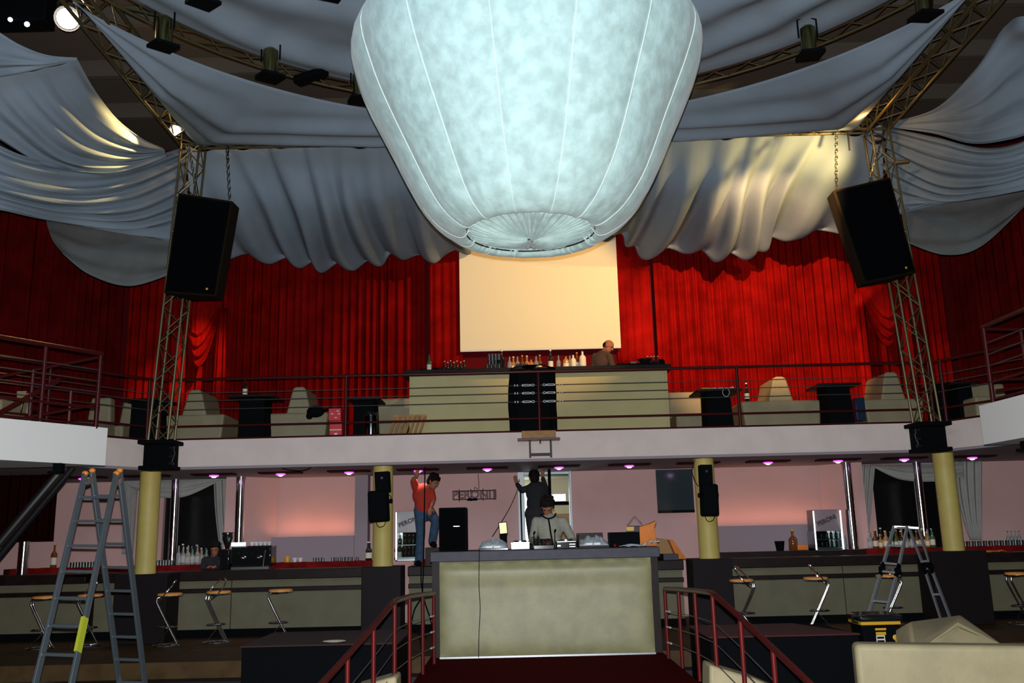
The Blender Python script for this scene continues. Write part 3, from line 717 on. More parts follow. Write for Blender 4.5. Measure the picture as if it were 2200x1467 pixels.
# ================================================================ CENTRAL LOUDSPEAKER ON ITS BRACKET
x0, x1 = W(1091, 870, 14.3).x, W(1196, 870, 14.3).x
t = thing('draped_loudspeaker', 'tall black covered loudspeaker at the middle of the balcony railing', 'loudspeaker', ((x0+x1)/2, 14.35, BF))
b = MB()
def cov(u, v):
    # rounded cover, bulging at the left
    a = 2*PI*u; r = 0.94+0.06*math.cos(4*a); hx = (x1-x0)/2; hy = 0.17; z = BF+0.03+1.0*v
    tp = 1-0.08*abs(v-0.45)*2; c = math.copysign(abs(math.cos(a))**0.35, math.cos(a)); s = math.copysign(abs(math.sin(a))**0.5, math.sin(a))
    k = tp if c < 0 else 1.0
    return V(((x0+x1)/2+hx*c*k*r+0.01*noise.noise(V((a*2, v*4, 1))), 14.36+hy*s*r+0.012*noise.noise(V((a*3, v*5, 2))), z))
b.grid(cov, 48, 24); n0 = len(b.v)
b.add([cov(i/48, 1) for i in range(48)], [tuple(range(48))]); b.add([cov(i/48, 0) for i in range(48)], [tuple(range(48))])
obj('cover', b, 'black', t)
obj('cover_flap', MB().grid(lambda u, v: V((x0+0.05+(x1-x0-0.05)*u, 14.2+0.25*v, BF+1.035+0.05*math.sin(3.5*u*PI)*v+0.06*math.sin(PI*u)+0.02*v)), 20, 6), 'black', t, solid=0.01)
xa, xb = W(1121, 945, 13.95).x, W(1194, 945, 13.95).x
obj('timber_block', MB().box(xa, xb, 13.84, 14.0, BF-0.11, BF+0.005), 'wood', t, bevel=0.006)
xa, xb = W(1112, 953, 13.9).x, W(1203, 953, 13.9).x
obj('bracket_plate', MB().box(xa, xb, 13.78, 14.0, BF-0.145, BF-0.112), 'rail', t, bevel=0.004)
xa, xb = W(1139, 975, 13.9).x, W(1184, 975, 13.9).x
b = MB()
for x in (xa, xb): b.box(x-0.014, x+0.014, 13.86, 13.95, BF-0.40, BF-0.145)
b.box(xa, xb, 13.87, 13.94, BF-0.375, BF-0.335); b.cyl(((xa+xb)/2, 13.9, BF-0.19), ((xa+xb)/2, 13.9, BF-0.145), 0.012, n=8)
obj('hook_frame', b, mat('grey_hook_paint', (0.05, 0.055, 0.065), 0.6, spec=0.2), t)

# ================================================================ UPPER BAR
bx0, bx1 = W(885, 870, 14.98).x, W(1432, 870, 14.98).x
t = thing('upper_bar_counter', 'wide cream bar counter with dark top in the middle of the balcony', 'bar', ((bx0+bx1)/2, 15.3, BF))
obj('front_panel', MB().box(bx0, bx1, 14.98, 15.04, BF, 4.70), mat('upper_bar_paint', (0.46, 0.41, 0.20), 0.7, var=0.06, vscale=4), t, bevel=0.004)
obj('side_panel', MB().box(bx1, bx1+0.04, 14.98, 15.9, BF, 4.70), MATS['upper_bar_paint'], t)
obj('side_panel', MB().box(bx0-0.04, bx0, 14.98, 15.9, BF, 4.70), MATS['upper_bar_paint'], t)
obj('counter_top', MB().box(bx0-0.12, bx1+0.1, 14.9, 15.55, 4.70, 4.80), 'pedestal', t, bevel=0.008)
ZB = 4.80
# bottles --------------------------------------------------------
def bottle_prof(h, r, neck=0.35, nr=0.32):
    s = 1-neck
    return [(r*0.92, 0), (r, 0.02*h), (r, s*h*0.82), (r*0.8, s*h*0.93), (r*nr, s*h*1.06), (r*nr*0.9, h*0.95), (r*nr*1.15, h*0.955), (r*nr*1.15, h)]
def bottle_mesh(name, h, r, m, neck=0.35, nr=0.34, cap='kbottle', lab=True):
    b = MB(); b.lathe(bottle_prof(h, r, neck, nr), n=12)
    b.cur = 1; b.lathe([(r*nr*1.25, h*0.94), (r*nr*1.25, h*1.01)], n=10)
    if lab: b.cur = 2; b.lathe([(r*1.02, h*0.12), (r*1.02, h*0.42)], n=12)
    o = obj(name, b, [m, cap, 'label'], local=True); return o
BOT = {}
def place_bottle(kind, loc, label, group, cat='bottle', scale=None):
    first = kind not in BOT
    if first:
        if kind == 'green': o = bottle_mesh('bottle', 0.30, 0.040, 'gbottle')
        elif kind == 'amber': o = bottle_mesh('bottle', 0.28, 0.042, 'abottle', cap='label')
        elif kind == 'black': o = bottle_mesh('bottle', 0.31, 0.040, 'kbottle', cap='label')
        elif kind == 'clear': o = bottle_mesh('bottle', 0.29, 0.038, 'clear', cap='kbottle', lab=False)
        elif kind == 'brown': o = bottle_mesh('bottle', 0.30, 0.038, 'bbottle', cap='yellow')
        elif kind == 'cognac': o = bottle_mesh('bottle', 0.30, 0.038, 'bbottle', cap='yellow', lab=False)
        elif kind == 'small': o = bottle_mesh('bottle', 0.19, 0.028, 'kbottle', cap='label', lab=False)
        elif kind == 'squat': o = bottle_mesh('bottle', 0.24, 0.055, 'abottle', neck=0.28, cap='kbottle')
        elif kind == 'whitelab': o = bottle_mesh('bottle', 0.27, 0.052, 'label', neck=0.3, cap='kbottle')
        elif kind == 'glass':
            b = MB().lathe([(0.028, 0), (0.028, 0.004), (0.034, 0.11), (0.031, 0.108), (0.026, 0.008), (0.001, 0.008)], n=12); o = obj('drinking_glass', b, 'thinglass', local=True)
        elif kind == 'tumbler':
            b = MB().lathe([(0.032, 0), (0.036, 0.085), (0.033, 0.083), (0.029, 0.008), (0.001, 0.008)], n=12); o = obj('drinking_glass', b, 'thinglass', local=True)
        elif kind == 'cup':
            b = MB().lathe([(0.022, 0), (0.04, 0.06), (0.037, 0.058), (0.02, 0.006), (0.001, 0.006)], n=12); o = obj('coffee_cup', b, 'white', local=True)
        BOT[kind] = o
    else:
        o = BOT[kind].copy(); COL.objects.link(o)
    o.location = V(loc); o.rotation_euler = (0, 0, random.random()*6)
    o.scale = (scale,)*3 if scale else (1, 1, 1)
    return tag(o, label, cat, group)
def bp(px, Y): return W(px, 780, Y).x
for i, (px, Y) in enumerate(((955, 15.2), (962, 15.3), (968, 15.15), (975, 15.3), (982, 15.2), (990, 15.3), (997, 15.2))):
    place_bottle('small', (bp(px, Y), Y, ZB), '%s small dark bottle from the left in the cluster right of the green bottle' % ORD[i], 'small dark bottles on the upper bar')
place_bottle('green', (bp(922, 15.15), 15.15, ZB), 'single green bottle near the left end of the upper bar', None)
place_bottle('black', (bp(1078, 15.35), 15.35, ZB), 'tall black bottle in the dark cooler on the upper bar', None, scale=1.25)
o = tag(obj('wine_cooler', MB().lathe([(0.07, 0), (0.09, 0.19), (0.085, 0.19), (0.066, 0.01), (0.001, 0.01)], n=20), 'kbottle', local=True), 'black wine cooler bucket on the upper bar', 'bucket'); o.location = (bp(1076, 15.25), 15.22, ZB)
for i, (px, kind) in enumerate(((1095, 'clear'), (1103, 'amber'), (1112, 'clear'), (1122, 'brown'), (1132, 'amber'), (1141, 'squat'), (1152, 'clear'), (1160, 'brown'), (1200, 'clear'))):
    place_bottle(kind, (bp(px, 15.4), 15.36+0.06*(i % 2), ZB), '%s bottle from the left in the middle row of the upper bar, %s' % (ORD[i], {'clear': 'clear glass', 'amber': 'amber glass', 'brown': 'brown glass', 'squat': 'squat and amber'}[kind]), 'middle row of bottles on the upper bar')
place_bottle('black', (bp(1183, 15.2), 15.2, ZB), 'dark bottle with pale gold neck right of the covered loudspeaker top', None, scale=1.1)
place_bottle('squat', (bp(1216, 15.2), 15.2, ZB), 'golden squat bottle left of the white-labelled bottles on the upper bar', None)
place_bottle('clear', (bp(1225, 15.35), 15.38, ZB), 'thin clear bottle behind the golden squat bottle', None)
place_bottle('whitelab', (bp(1232, 15.1), 15.12, ZB), 'slim white-labelled bottle beside the bald bartender', None, scale=0.9)
place_bottle('brown', (bp(1240, 15.25), 15.28, ZB), 'dark brown bottle between two white-labelled bottles', None)
place_bottle('whitelab', (bp(1252, 15.1), 15.1, ZB), 'biggest white-labelled bottle, right beside the bald bartender', None, scale=1.12)
for i in range(16):
    px = 1047+i*2.9+(i > 8)*40
    place_bottle('tumbler', (bp(px, 15.1+0.1*(i % 3)), 15.05+0.09*(i % 3), ZB), '%s clear tumbler from the left along the glittering front of the upper bar' % ORD[i], 'clear tumblers on the upper bar')
for i in range(3):
    for k in range(4):
        place_bottle('glass', (bp(1052+k*7, 15.3), 15.12+0.08*(i % 2), ZB+0.0 if i == 0 else ZB+0.085*i), '%s glass from the left, %s layer of the stack beside the wine cooler' % (ORD[k], ('bottom', 'middle', 'top')[i]), 'stacked glasses on the upper bar')
for i, px in enumerate((1392, 1400, 1406, 1414)):
    place_bottle('small', (bp(px, 15.3), 15.3, ZB), '%s of four small bottles at the right end of the upper bar' % ORD[i], 'small bottles at the right end of the upper bar', scale=1.1)
for px, w_, h_, nm, lab in ((908, 0.10, 0.06, 'black_box', 'low black box left of the green bottle'), (937, 0.10, 0.07, 'black_box', 'low dark box right of the green bottle')):
    o = tag(obj(nm, MB().box(-w_/2, w_/2, -0.05, 0.05, 0, h_), 'black', local=True, bevel=0.006), lab, 'box'); o.location = (bp(px, 15.2), 15.2, ZB)
o = tag(obj('drip_tray', MB().box(-0.34, 0.34, -0.1, 0.1, 0, 0.05), 'black', local=True, bevel=0.012), 'long low black tray right of the bartender', 'tray'); o.location = (bp(1365, 15.2), 15.15, ZB)
o = tag(obj('steel_bowl', MB().lathe([(0.06, 0), (0.13, 0.06), (0.125, 0.06), (0.055, 0.006), (0.001, 0.006)], n=24), 'steel', local=True), 'shiny steel bowl on the tray at the right of the upper bar', 'bowl'); o.location = (bp(1385, 15.05), 15.04, ZB+0.05)
o = tag(obj('menu_stand', MB().box(-0.055, 0.055, -0.01, 0.01, 0, 0.15), 'topgrey', local=True, bevel=0.004), 'upright grey card stand right of the bartender', 'sign'); o.location = (bp(1362, 15.4), 15.42, ZB)
for px, lab in ((1385, 'round black pot left of the small bottles at the bar end'), (1421, 'round black pot at the very right end of the upper bar')):
    o = tag(obj('black_pot', MB().lathe([(0.05, 0), (0.075, 0.04), (0.07, 0.14), (0.04, 0.17), (0.001, 0.175)], n=16), 'black', local=True), lab, 'pot'); o.location = (bp(px, 15.35), 15.4, ZB)

# ================================================================ BALCONY SEATING
def t_sofa(px0, px1, ptx, ptop, pseat, label, Y=15.2, flip=1):
    """booth seat end-panel: low body with a tapering tall back fin"""
    a = W(px0, pseat, Y); c = W(px1, pseat, Y); tx = W(ptx, ptop, Y); zb = BF
    t = thing('booth_sofa', label, 'sofa', ((a.x+c.x)/2, Y+0.4, zb), 'cream booth sofas along the balcony')
    tp = 0.06
    obj('seat_body', MB().prism([(a.x+tp, Y, zb), (c.x-tp, Y, zb), (c.x, Y, a.z), (a.x, Y, a.z)], (0, 0.9, 0)), 'cream3', t, bevel=0.035, seg=3)
    b = MB(); w0 = 0.21; w1 = 0.11
    prof = [(tx.x-w0, a.z-0.02), (tx.x+w0, a.z-0.02), (tx.x+w1, tx.z-0.04), (tx.x+w1*0.6, tx.z), (tx.x-w1*0.6, tx.z), (tx.x-w1, tx.z-0.04)]
    b.prism([(x, Y+0.02, z) for x, z in prof], (0, 0.85, 0))
    obj('back_rest', b, 'cream3', t, bevel=0.03, seg=3)
    return t
t_sofa(352, 482, 418, 836, 892, 'cream booth sofa behind the left tower, leftmost of the front ones', Y=15.1)
t_sofa(572, 705, 642, 830, 888, 'cream booth sofa with a dark cap hung on it, left of the upper bar', Y=15.1)
t_sofa(1592, 1765, 1675, 808, 862, 'cream booth sofa right of the table with the crumpled paper', Y=15.1)
t_sofa(1855, 1985, 1915, 798, 858, 'cream booth sofa behind the right tower', Y=15.1)
for px0, px1, pt, Y, lab in ((800, 880, 852, 15.9, 'cream booth bench beside the left end of the upper bar'), (1440, 1512, 838, 15.9, 'cream booth bench beside the right end of the upper bar')):
    a = W(px0, pt, Y); c = W(px1, pt, Y)
    t = thing('booth_bench', lab, 'bench', ((a.x+c.x)/2, Y, BF))
    obj('back_rest', MB().box(a.x, c.x, Y+0.25, Y+0.4, BF+0.4, a.z), 'cream3', t, bevel=0.04, seg=3)
    obj('seat_body', MB().box(a.x, c.x, Y-0.4, Y+0.3, BF, BF+0.42), 'cream3', t, bevel=0.04, seg=3)
for px0, px1, pt, Y, lab in ((150, 215, 845, 14.6, 'cream booth sofa at the far left of the balcony, behind the stair rail'), (222, 268, 855, 15.3, 'cream booth sofa beside the dark table left of the left tower'),
                             (2035, 2062, 818, 15.2, 'cream booth sofa just right of the right tower'), (2090, 2200, 815, 14.2, 'cream booth sofa at the far right of the balcony'), (-10, 6, 833, 12.0, 'cream padded end piece at the left picture edge')):
    a = W(px0, pt, Y); c = W(px1, pt, Y)
    t = thing('booth_sofa', lab, 'sofa', ((a.x+c.x)/2, Y+0.3, BF))
    obj('back_rest', MB().prism([(a.x, Y+0.5, BF), (c.x, Y+0.5, BF), (c.x-0.05, Y+0.5, a.z), (a.x+0.12, Y+0.5, a.z)], (0, 0.2, 0)), 'cream3', t, bevel=0.04, seg=3)
    obj('seat_body', MB().box(a.x, c.x, Y, Y+0.52, BF, BF+0.42), 'cream3', t, bevel=0.04, seg=3)
# dark pedestal tables
def ped_table(px0, px1, ptop, Y, label, over=0.10, box=False):
    a = W(px0, ptop, Y); c = W(px1, ptop, Y); z = a.z; m = (a.x+c.x)/2; hw = (c.x-a.x)/2
    t = thing('pedestal_table', label, 'table', (m, Y+0.25, BF), 'dark pedestal tables on the balcony')
    tb = 0.85 if not box else 1
    obj('pedestal', MB().prism([(m-hw*tb*0.9, Y, BF), (m+hw*tb*1.0, Y, BF), (m+hw*tb*0.82, Y, z-0.03), (m-hw*tb*0.85, Y, z-0.03)], (0, 0.5, 0)), 'black', t, bevel=0.01)
    obj('table_top', MB().box(m-hw-over, m+hw+over, Y-0.1, Y+0.62, z-0.035, z), 'dkwood', t, bevel=0.01)
    return z
ped_table(272, 350, 858, 14.7, 'dark pedestal table directly behind the left tower', 0.05)
zt1 = ped_table(505, 578, 850, 14.7, 'dark pedestal table with one bottle on it, left of the sofa with the cap', 0.10)
zt2 = ped_table(752, 812, 856, 14.8, 'dark pedestal table left of the upper bar, beside the shiny bin', 0.04)
zt3 = ped_table(1508, 1578, 838, 14.7, 'dark pedestal table covered with crumpled paper, right of the upper bar', 0.10)
zt4 = ped_table(1765, 1835, 825, 14.7, 'dark pedestal table left of the right tower', 0.08)
ped_table(2012, 2034, 822, 14.9, 'narrow dark pedestal table right behind the right tower', 0.02)
ped_table(2052, 2092, 822, 14.6, 'dark pedestal table near the far right landing', 0.06)
ped_table(32, 66, 880, 13.2, 'low dark table at the far left behind the landing rail', 0.02)
p = W(526, 850, 14.85); place_bottle('black', (p.x, 14.85, zt1), 'lone bottle on the dark table left of the sofa with the cap', None)
p = W(1595, 850, 15.5); place_bottle('black', (p.x, 15.2, W(1595, 862, 15.2).z), 'dark bottle on the end of the booth sofa by the paper-covered table', None)
o = tag(obj('ashtray', MB().lathe([(0.06, 0), (0.08, 0.04), (0.07, 0.035), (0.05, 0.01), (0.001, 0.01)], n=16), 'black', local=True), 'low black ashtray beside the lone bottle', 'ashtray'); o.location = (W(545, 850, 14.85).x, 14.9, zt1)
# crumpled paper and ribbon
b = MB()
def crump(u, v):
    x = (u-0.5)*0.42; y = (v-0.5)*0.35
    return V((x, y, 0.03+0.05*abs(noise.noise(V((u*6, v*6, 1))))+0.03*abs(noise.noise(V((u*17, v*17, 3))))))
b.grid(crump, 30, 24)
o = tag(obj('crumpled_paper', b, 'white', local=True, solid=0.004, smooth=False), 'crumpled whitish paper lying on the dark table right of the bar', 'paper'); o.location = (W(1545, 838, 14.85).x, 14.85, zt3-0.02)
b = MB().tube([V((0.055*math.cos(a), 0, 0.07*math.sin(a))) for a in [i*2*PI/20 for i in range(20)]], 0.003, 6, True)
o = tag(obj('ribbon_loop', b, 'white', local=True), 'thin white ribbon loop hanging off the paper-covered table', 'ribbon'); o.location = (W(1560, 845, 14.58).x, 14.585, zt3-0.06)
o = tag(obj('yellow_packet', MB().box(-0.06, 0.06, -0.05, 0.05, 0, 0.035), 'yellow', local=True, bevel=0.006), 'small yellow packet on the left of the paper-covered table', 'packet'); o.location = (W(1515, 838, 14.7).x, 14.72, zt3)
# cap hung on the sofa
b = MB().ell((0, 0, 0), (0.15, 0.09, 0.10), 16, 10); b.prism([(0.08, -0.07, 0.03), (0.27, -0.05, 0.05), (0.27, 0.02, 0.05), (0.08, 0.05, 0.0)], (0, 0, -0.02)); b.ell((-0.1, 0, -0.07), (0.06, 0.05, 0.06), 10, 8)
p = W(678, 884, 15.05); o = tag(obj('baseball_hat', b, 'black', local=True), 'black cap lying over the corner of a cream sofa', 'cap'); o.location = p
# red crates
p = W(724, 905, 14.6)
t = thing('red_crate', 'lower red crate with white stripes beside the railing post', 'crate', (p.x, 14.62, BF), 'red crates stacked by the railing')
hw = 0.10
zc = W(724, 905, 14.6).z
for i, (z0, z1) in enumerate(((BF, zc), (zc, W(724, 878, 14.6).z))):
    if i: t = thing('red_crate', 'upper red crate with small white marks, on top of another crate', 'crate', (p.x, 14.62, z0), 'red crates stacked by the railing')
    obj('body', MB().box(p.x-hw-0.02*i, p.x+hw-0.02*i, 14.5, 14.75, z0, z1-0.004), mat('crate_red', (0.55, 0.02, 0.03), 0.5), t, bevel=0.008)
    b = MB()
    if i == 0:
        for z in (0.04, 0.5): b.box(p.x-hw+0.005, p.x+hw-0.005, 14.493, 14.5, z0+z*(z1-z0), z0+z*(z1-z0)+0.014)
        b.box(p.x-0.02, p.x+0.03, 14.493, 14.5, z0+0.27*(z1-z0), z0+0.36*(z1-z0))
    else:
        for dx, dz in ((-0.06, 0.5), (0.03, 0.72), (0.05, 0.5), (0.0, 0.2)): b.box(p.x+dx-0.018, p.x+dx+0.018, 14.493, 14.5, z0+dz*(z1-z0), z0+dz*(z1-z0)+0.014)
    obj('white_marks', b, 'label', t)
# shiny bin
p = W(797, 905, 14.45)
t = thing('steel_bin', 'shiny dark steel bin in front of the dark table by the bar', 'bin', (p.x, 14.45, BF))
zt = W(797, 884, 14.45).z
obj('body', MB().lathe([(0.115, BF), (0.12, BF+0.02), (0.12, zt-0.08)], (p.x, 14.45, 0), 24), mat('dark_gloss_steel', (0.10, 0.11, 0.12), 0.15, metal=1.0), t)
obj('lid', MB().lathe([(0.125, zt-0.08), (0.125, zt-0.05), (0.10, zt-0.01), (0.04, zt), (0.001, zt)], (p.x, 14.45, 0), 24), 'kbottle', t)
# pallet leaning
p0 = W(848, 892, 14.55); p1 = W(912, 892, 14.55)
t = thing('wooden_pallet', 'slatted raw wooden pallet leaning on the railing left of the bar', 'pallet', ((p0.x+p1.x)/2, 14.6, BF))
zt = p0.z
for k in range(7):
    xx = p0.x+(p1.x-p0.x)*k/6
    obj('slat', MB().beam((xx-0.09, 14.45, BF), (xx, 14.7, zt), 0.045, 0.02, up=(0,1,0)), 'wood', t)
for f in (0.1, 0.92): obj('batten', MB().beam((p0.x-0.09*(1-f)-0.03, 14.465+0.25*f, BF+(zt-BF)*f), (p1.x-0.09*(1-f)+0.03, 14.465+0.25*f, BF+(zt-BF)*f), 0.025, 0.10 if f > 0.5 else 0.06, up=(0,0,1)), 'wood', t)
p = W(1840, 860, 15.2)
o = tag(obj('blue_crate', MB().box(p.x-0.06, p.x+0.10, 15.1, 15.3, W(1840, 905, 15.2).z, W(1840, 856, 15.2).z), mat('blue_plastic', (0.003, 0.018, 0.05), 0.4), bevel=0.01, origin=(p.x, 15.2, BF)), 'small dark blue crate behind the table left of the right tower', 'crate')
# ================================================================ LOWER BAR
BT = 1.62; YB = 14.95
def bar_counter(x0, x1, label):
    t = thing('bar_counter', label, 'bar', ((x0+x1)/2, YB+0.3, FL), 'long lower bar counters')
    obj('counter_top', MB().box(x0, x1, YB-0.12, YB+0.42, BT-0.15, BT), 'dkwood', t, bevel=0.012)
    n = max(1, round((x1-x0)/2.0)); wx = (x1-x0)/n
    for k in range(n):
        obj('front_panel', MB().box(x0+k*wx+0.006, x0+(k+1)*wx-0.006, YB, YB+0.03, FL+0.12, BT-0.15), 'panel', t, bevel=0.003)
    obj('foot_bar', MB().box(x0, x1, YB-0.06, YB, 1.32-0.04, 1.32+0.03), 'dkwood', t, bevel=0.008)
    obj('plinth', MB().box(x0, x1, YB-0.02, YB+0.4, FL, FL+0.12), 'black', t)
    return t
bar_counter(-10.9, -6.85, 'lower bar counter section at the far left behind the tall ladder')
bar_counter(-6.75, -2.38, 'long lower bar counter section between the two left columns')
bar_counter(-1.74, 2.64, 'lower bar counter section behind the disc jockey booth')
bar_counter(3.28, 7.1, 'lower bar counter section with stools between the two right columns')
bar_counter(7.15, 11.4, 'lower bar counter section at the far right')
# back counter with red cloth
RZ = 1.70
for x0, x1, lab in ((-8.6, -2.35, 'dark red cloth over the back counter on the left, under bottles and glasses'), (-1.7, -1.2, 'dark red cloth scrap under the left beer fridge'),
                    (5.9, 11.3, 'dark red cloth over the back counter on the right, under bottles')):
    b = MB()
    def fn(u, v, x0=x0, x1=x1):
        x = x0+(x1-x0)*u
        if v < 0.5: return V((x, 15.76+0.02*math.sin(x*9), 1.45+(RZ-1.45)*v*2))
        return V((x, 15.76+0.22*(v-0.5)*2, RZ+0.004*math.sin(x*20)))
    b.grid(fn, 90, 10)
    tag(obj('counter_cloth', b, 'redcloth', origin=((x0+x1)/2, 15.8, RZ), solid=0.004), lab, 'cloth')
for x0, x1, lab in ((-8.7, -2.3, 'left'), (-1.75, -1.1, 'middle'), (3.3, 11.35, 'right')):
    tag(obj('back_counter', MB().box(x0, x1, 15.79, 15.99, FL, RZ-0.006), 'dkwood', origin=((x0+x1)/2, 15.9, FL), bevel=0.01), 'low dark service counter behind the bar, %s part' % lab, 'counter')
def zc(px, Y): return W(px, 1180, Y).x
# bottles and glasses on the back counter, left
for i in range(13):
    k = ('clear', 'black', 'clear', 'amber', 'clear', 'green')[i % 6]
    place_bottle(k, (zc(388+i*5.0, 15.92), 15.84+0.07*(i % 2), RZ), '%s bottle from the left, %s, in the row left of the dark-clothed person' % (ORD[i], k), 'bottles left of the person at the left bar', scale=0.85+0.3*random.random())
for r in range(2):
    for i in range(7): place_bottle('tumbler', (zc(337+i*6, 15.87), 15.82+0.08*r, RZ), '%s clear tumbler from the left, %s row, right of the leftmost column' % (ORD[i], ('front', 'back')[r]), 'tumblers right of the leftmost column')
    for i in range(9): place_bottle('tumbler', (zc(160+i*6.2, 15.87), 15.82+0.08*r, RZ), '%s clear tumbler from the left, %s row, seen behind the tall ladder' % (ORD[i], ('front', 'back')[r]), 'tumblers behind the tall ladder')
for i, px in enumerate((676, 682, 688, 694, 715, 722, 730, 738, 745, 752, 760, 768)):
    place_bottle('tumbler', (zc(px, 15.87), 15.87, RZ), '%s small clear glass from the left on the red cloth left of the mid-left column' % ORD[i], 'small glasses left of the mid-left column', scale=0.75)
for px, lab in ((790, 'dark bottle just left of the mid-left column, the outer one'), (794, 'dark bottle touching the left edge of the mid-left column'), (852, 'dark bottle touching the right edge of the mid-left column'), (858, 'dark bottle just right of the mid-left column, the outer one')):
    place_bottle('black', (zc(px, 15.82), 15.84, RZ), lab, 'dark bottles beside the mid-left column', scale=1.0)
p = W(108, 1203, 15.8)
o = place_bottle('brown', (p.x, 15.92, RZ), 'giant brown bottle at the far left of the back counter', None, scale=1.35)
for px, s in ((634, 'left'), (646, 'right')): place_bottle('cup', (zc(px, 15.87), 15.87, RZ), '%s one of two white cups on the red cloth, right of the yellow jar' % s, 'white cups on the red cloth', scale=1.2, cat='cup')
o = tag(obj('yellow_jar', MB().lathe([(0.045, 0), (0.05, 0.01), (0.05, 0.08), (0.04, 0.1), (0.001, 0.1)], n=16), 'yellow', local=True), 'small yellow jar right of the coffee machine', 'jar'); o.location = (zc(618, 15.87), 15.87, RZ)
# coffee machine
p0 = W(510, 1200, 15.6); p1 = W(594, 1200, 15.6)
t = thing('coffee_machine', 'dark espresso machine with a lit top panel, left of the yellow jar', 'coffee machine', ((p0.x+p1.x)/2, 15.4, BT))
zb, zt = BT, W(550, 1172, 15.4).z
obj('housing', MB().box(p0.x, p1.x, 15.25, 15.6, zb+0.04, zt), 'kbottle', t, bevel=0.02)
obj('lit_panel', MB().box(p0.x+0.01, p0.x+0.22, 15.2, 15.3, zt, zt+0.06), mat('lit_panel', (0.8, 0.9, 0.9), 0.4, emit=(0.7, 1, 1), estr=1.4), t)
b = MB()
for k in range(2):
    x = p0.x+0.2+k*0.26; b.cyl((x, 15.2, zb+0.2), (x, 15.26, zb+0.2), 0.035, n=12); b.cyl((x, 15.12, zb+0.18), (x, 15.2, zb+0.19), 0.012, n=8)
for k in range(4): b.cyl((p0.x+0.12+k*0.07, 15.235, zb+0.26), (p0.x+0.12+k*0.07, 15.25, zb+0.26), 0.010, n=8)
obj('group_heads', b, 'chrome', t)
obj('steam_wand', MB().tube([(p1.x-0.08, 15.2, zb+0.3), (p1.x-0.09, 15.17, zb+0.2), (p1.x-0.10, 15.16, zb+0.04)], 0.008, 8), 'chrome', t)
b = MB(); b.box(p0.x+0.02, p1.x-0.02, 15.2, 15.55, zb, zb+0.04)
obj('drip_grid', b, 'steel', t)
for k in range(5):
    place_bottle('cup', (p0.x+0.3+k*0.07, 15.4, zt), '%s white cup from the left on top of the espresso machine' % ORD[k], 'cups on top of the espresso machine', cat='cup')
# coffee grinder
p = W(489, 1190, 15.5)
t = thing('coffee_grinder', 'black coffee grinder with a clear hopper beside the seated woman', 'coffee grinder', (p.x, 15.45, BT))
obj('body', MB().box(p.x-0.08, p.x+0.08, 15.35, 15.6, BT, BT+0.33), 'kbottle', t, bevel=0.02)
obj('hopper', MB().lathe([(0.03, BT+0.33), (0.045, BT+0.38), (0.085, BT+0.5), (0.085, BT+0.58)], (p.x, 15.47, 0), 16), 'kbottle', t)
obj('hopper_lid', MB().lathe([(0.09, BT+0.58), (0.09, BT+0.6), (0.001, BT+0.605)], (p.x, 15.47, 0), 16), 'blackm', t)
# fridges
def fridge(px0, px1, pt, Y, label, hood):
    a = W(px0, pt, Y); c = W(px1, pt, Y); zb = RZ-0.02; zt = a.z; w_ = c.x-a.x
    t = thing('beer_fridge', label, 'fridge', ((a.x+c.x)/2, Y+0.25, zb), 'bottle fridges with PERONI headers')
    zh = zt-0.36
    b = MB(); b.box(a.x, a.x+0.03, Y+0.02, Y+0.42, zb, zh); b.box(c.x-0.03, c.x, Y+0.02, Y+0.42, zb, zh); b.box(a.x, c.x, Y+0.02, Y+0.42, zb, zb+0.05)
    obj('cabinet', b, 'steel', t, bevel=0.004)
    obj('dark_interior', MB().box(a.x+0.03, c.x-0.03, Y+0.38, Y+0.42, zb+0.05, zh), 'kbottle', t)
    obj('header_panel', MB().prism([(a.x+0.02, Y+0.0, zh), (a.x+0.02, Y+0.42, zh), (a.x+0.02, Y+0.42, zt), (a.x+0.02, Y+0.1, zt)], (w_-0.04, 0, 0)), hood, t, bevel=0.006)
    b = text_mesh('PERONI', 0.105, 0.003, 0.0025)
    ang = math.atan2(0.36, 0.1)
    xform(b, Matrix.Translation(((a.x+c.x)/2, Y+0.040, zh+0.18)) @ Matrix.Rotation(ang, 4, 'X') @ Matrix.Rotation(math.radians(22), 4, 'Z'))
    obj('header_lettering', b, mat('dark_lettering', (0.03, 0.026, 0.034), 0.6), t, smooth=False)
    for x in (a.x, c.x-0.018): obj('edge_light', MB().box(x, x+0.018, Y-0.005, Y+0.02, zb+0.02, zt-0.02), mat('edge_strip', (0.9, 0.95, 0.95), 0.2, emit=(0.9, 1, 1), estr=1.3 if px0 < 1000 else 0.5), t)
    sp = (zh-zb-0.06)/2
    for k in range(2):
        obj('shelf', MB().box(a.x+0.03, c.x-0.03, Y+0.04, Y+0.38, zb+0.05+k*sp, zb+0.06+k*sp), 'steel', t)
    obj('glass_door', MB().box(a.x+0.03, c.x-0.03, Y+0.0, Y+0.012, zb+0.02, zh-0.01), 'pane', t)
    k = 0
    for r in range(2):
        n = 5
        for i in range(n):
            x = a.x+0.07+(w_-0.14)*i/(n-1)
            place_bottle('small', (x, Y+0.14, zb+0.062+r*sp), '%s beer bottle from the left on the %s shelf inside the %s fridge' % (ORD[i], ('lower', 'upper')[r], 'left' if px0 < 1000 else 'right'), 'beer bottles in the %s fridge' % ('left' if px0 < 1000 else 'right'), scale=0.85)
    return t
fridge(850, 904, 1098, 15.75, 'beer bottle fridge with PERONI header, half hidden behind the man in red', mat('silver_header', (0.36, 0.39, 0.39), 0.4, metal=0.2))
fridge(1746, 1806, 1095, 15.75, 'beer bottle fridge with grey PERONI header left of the right chrome pole', mat('grey_header', (0.22, 0.20, 0.22), 0.4, metal=0.2))
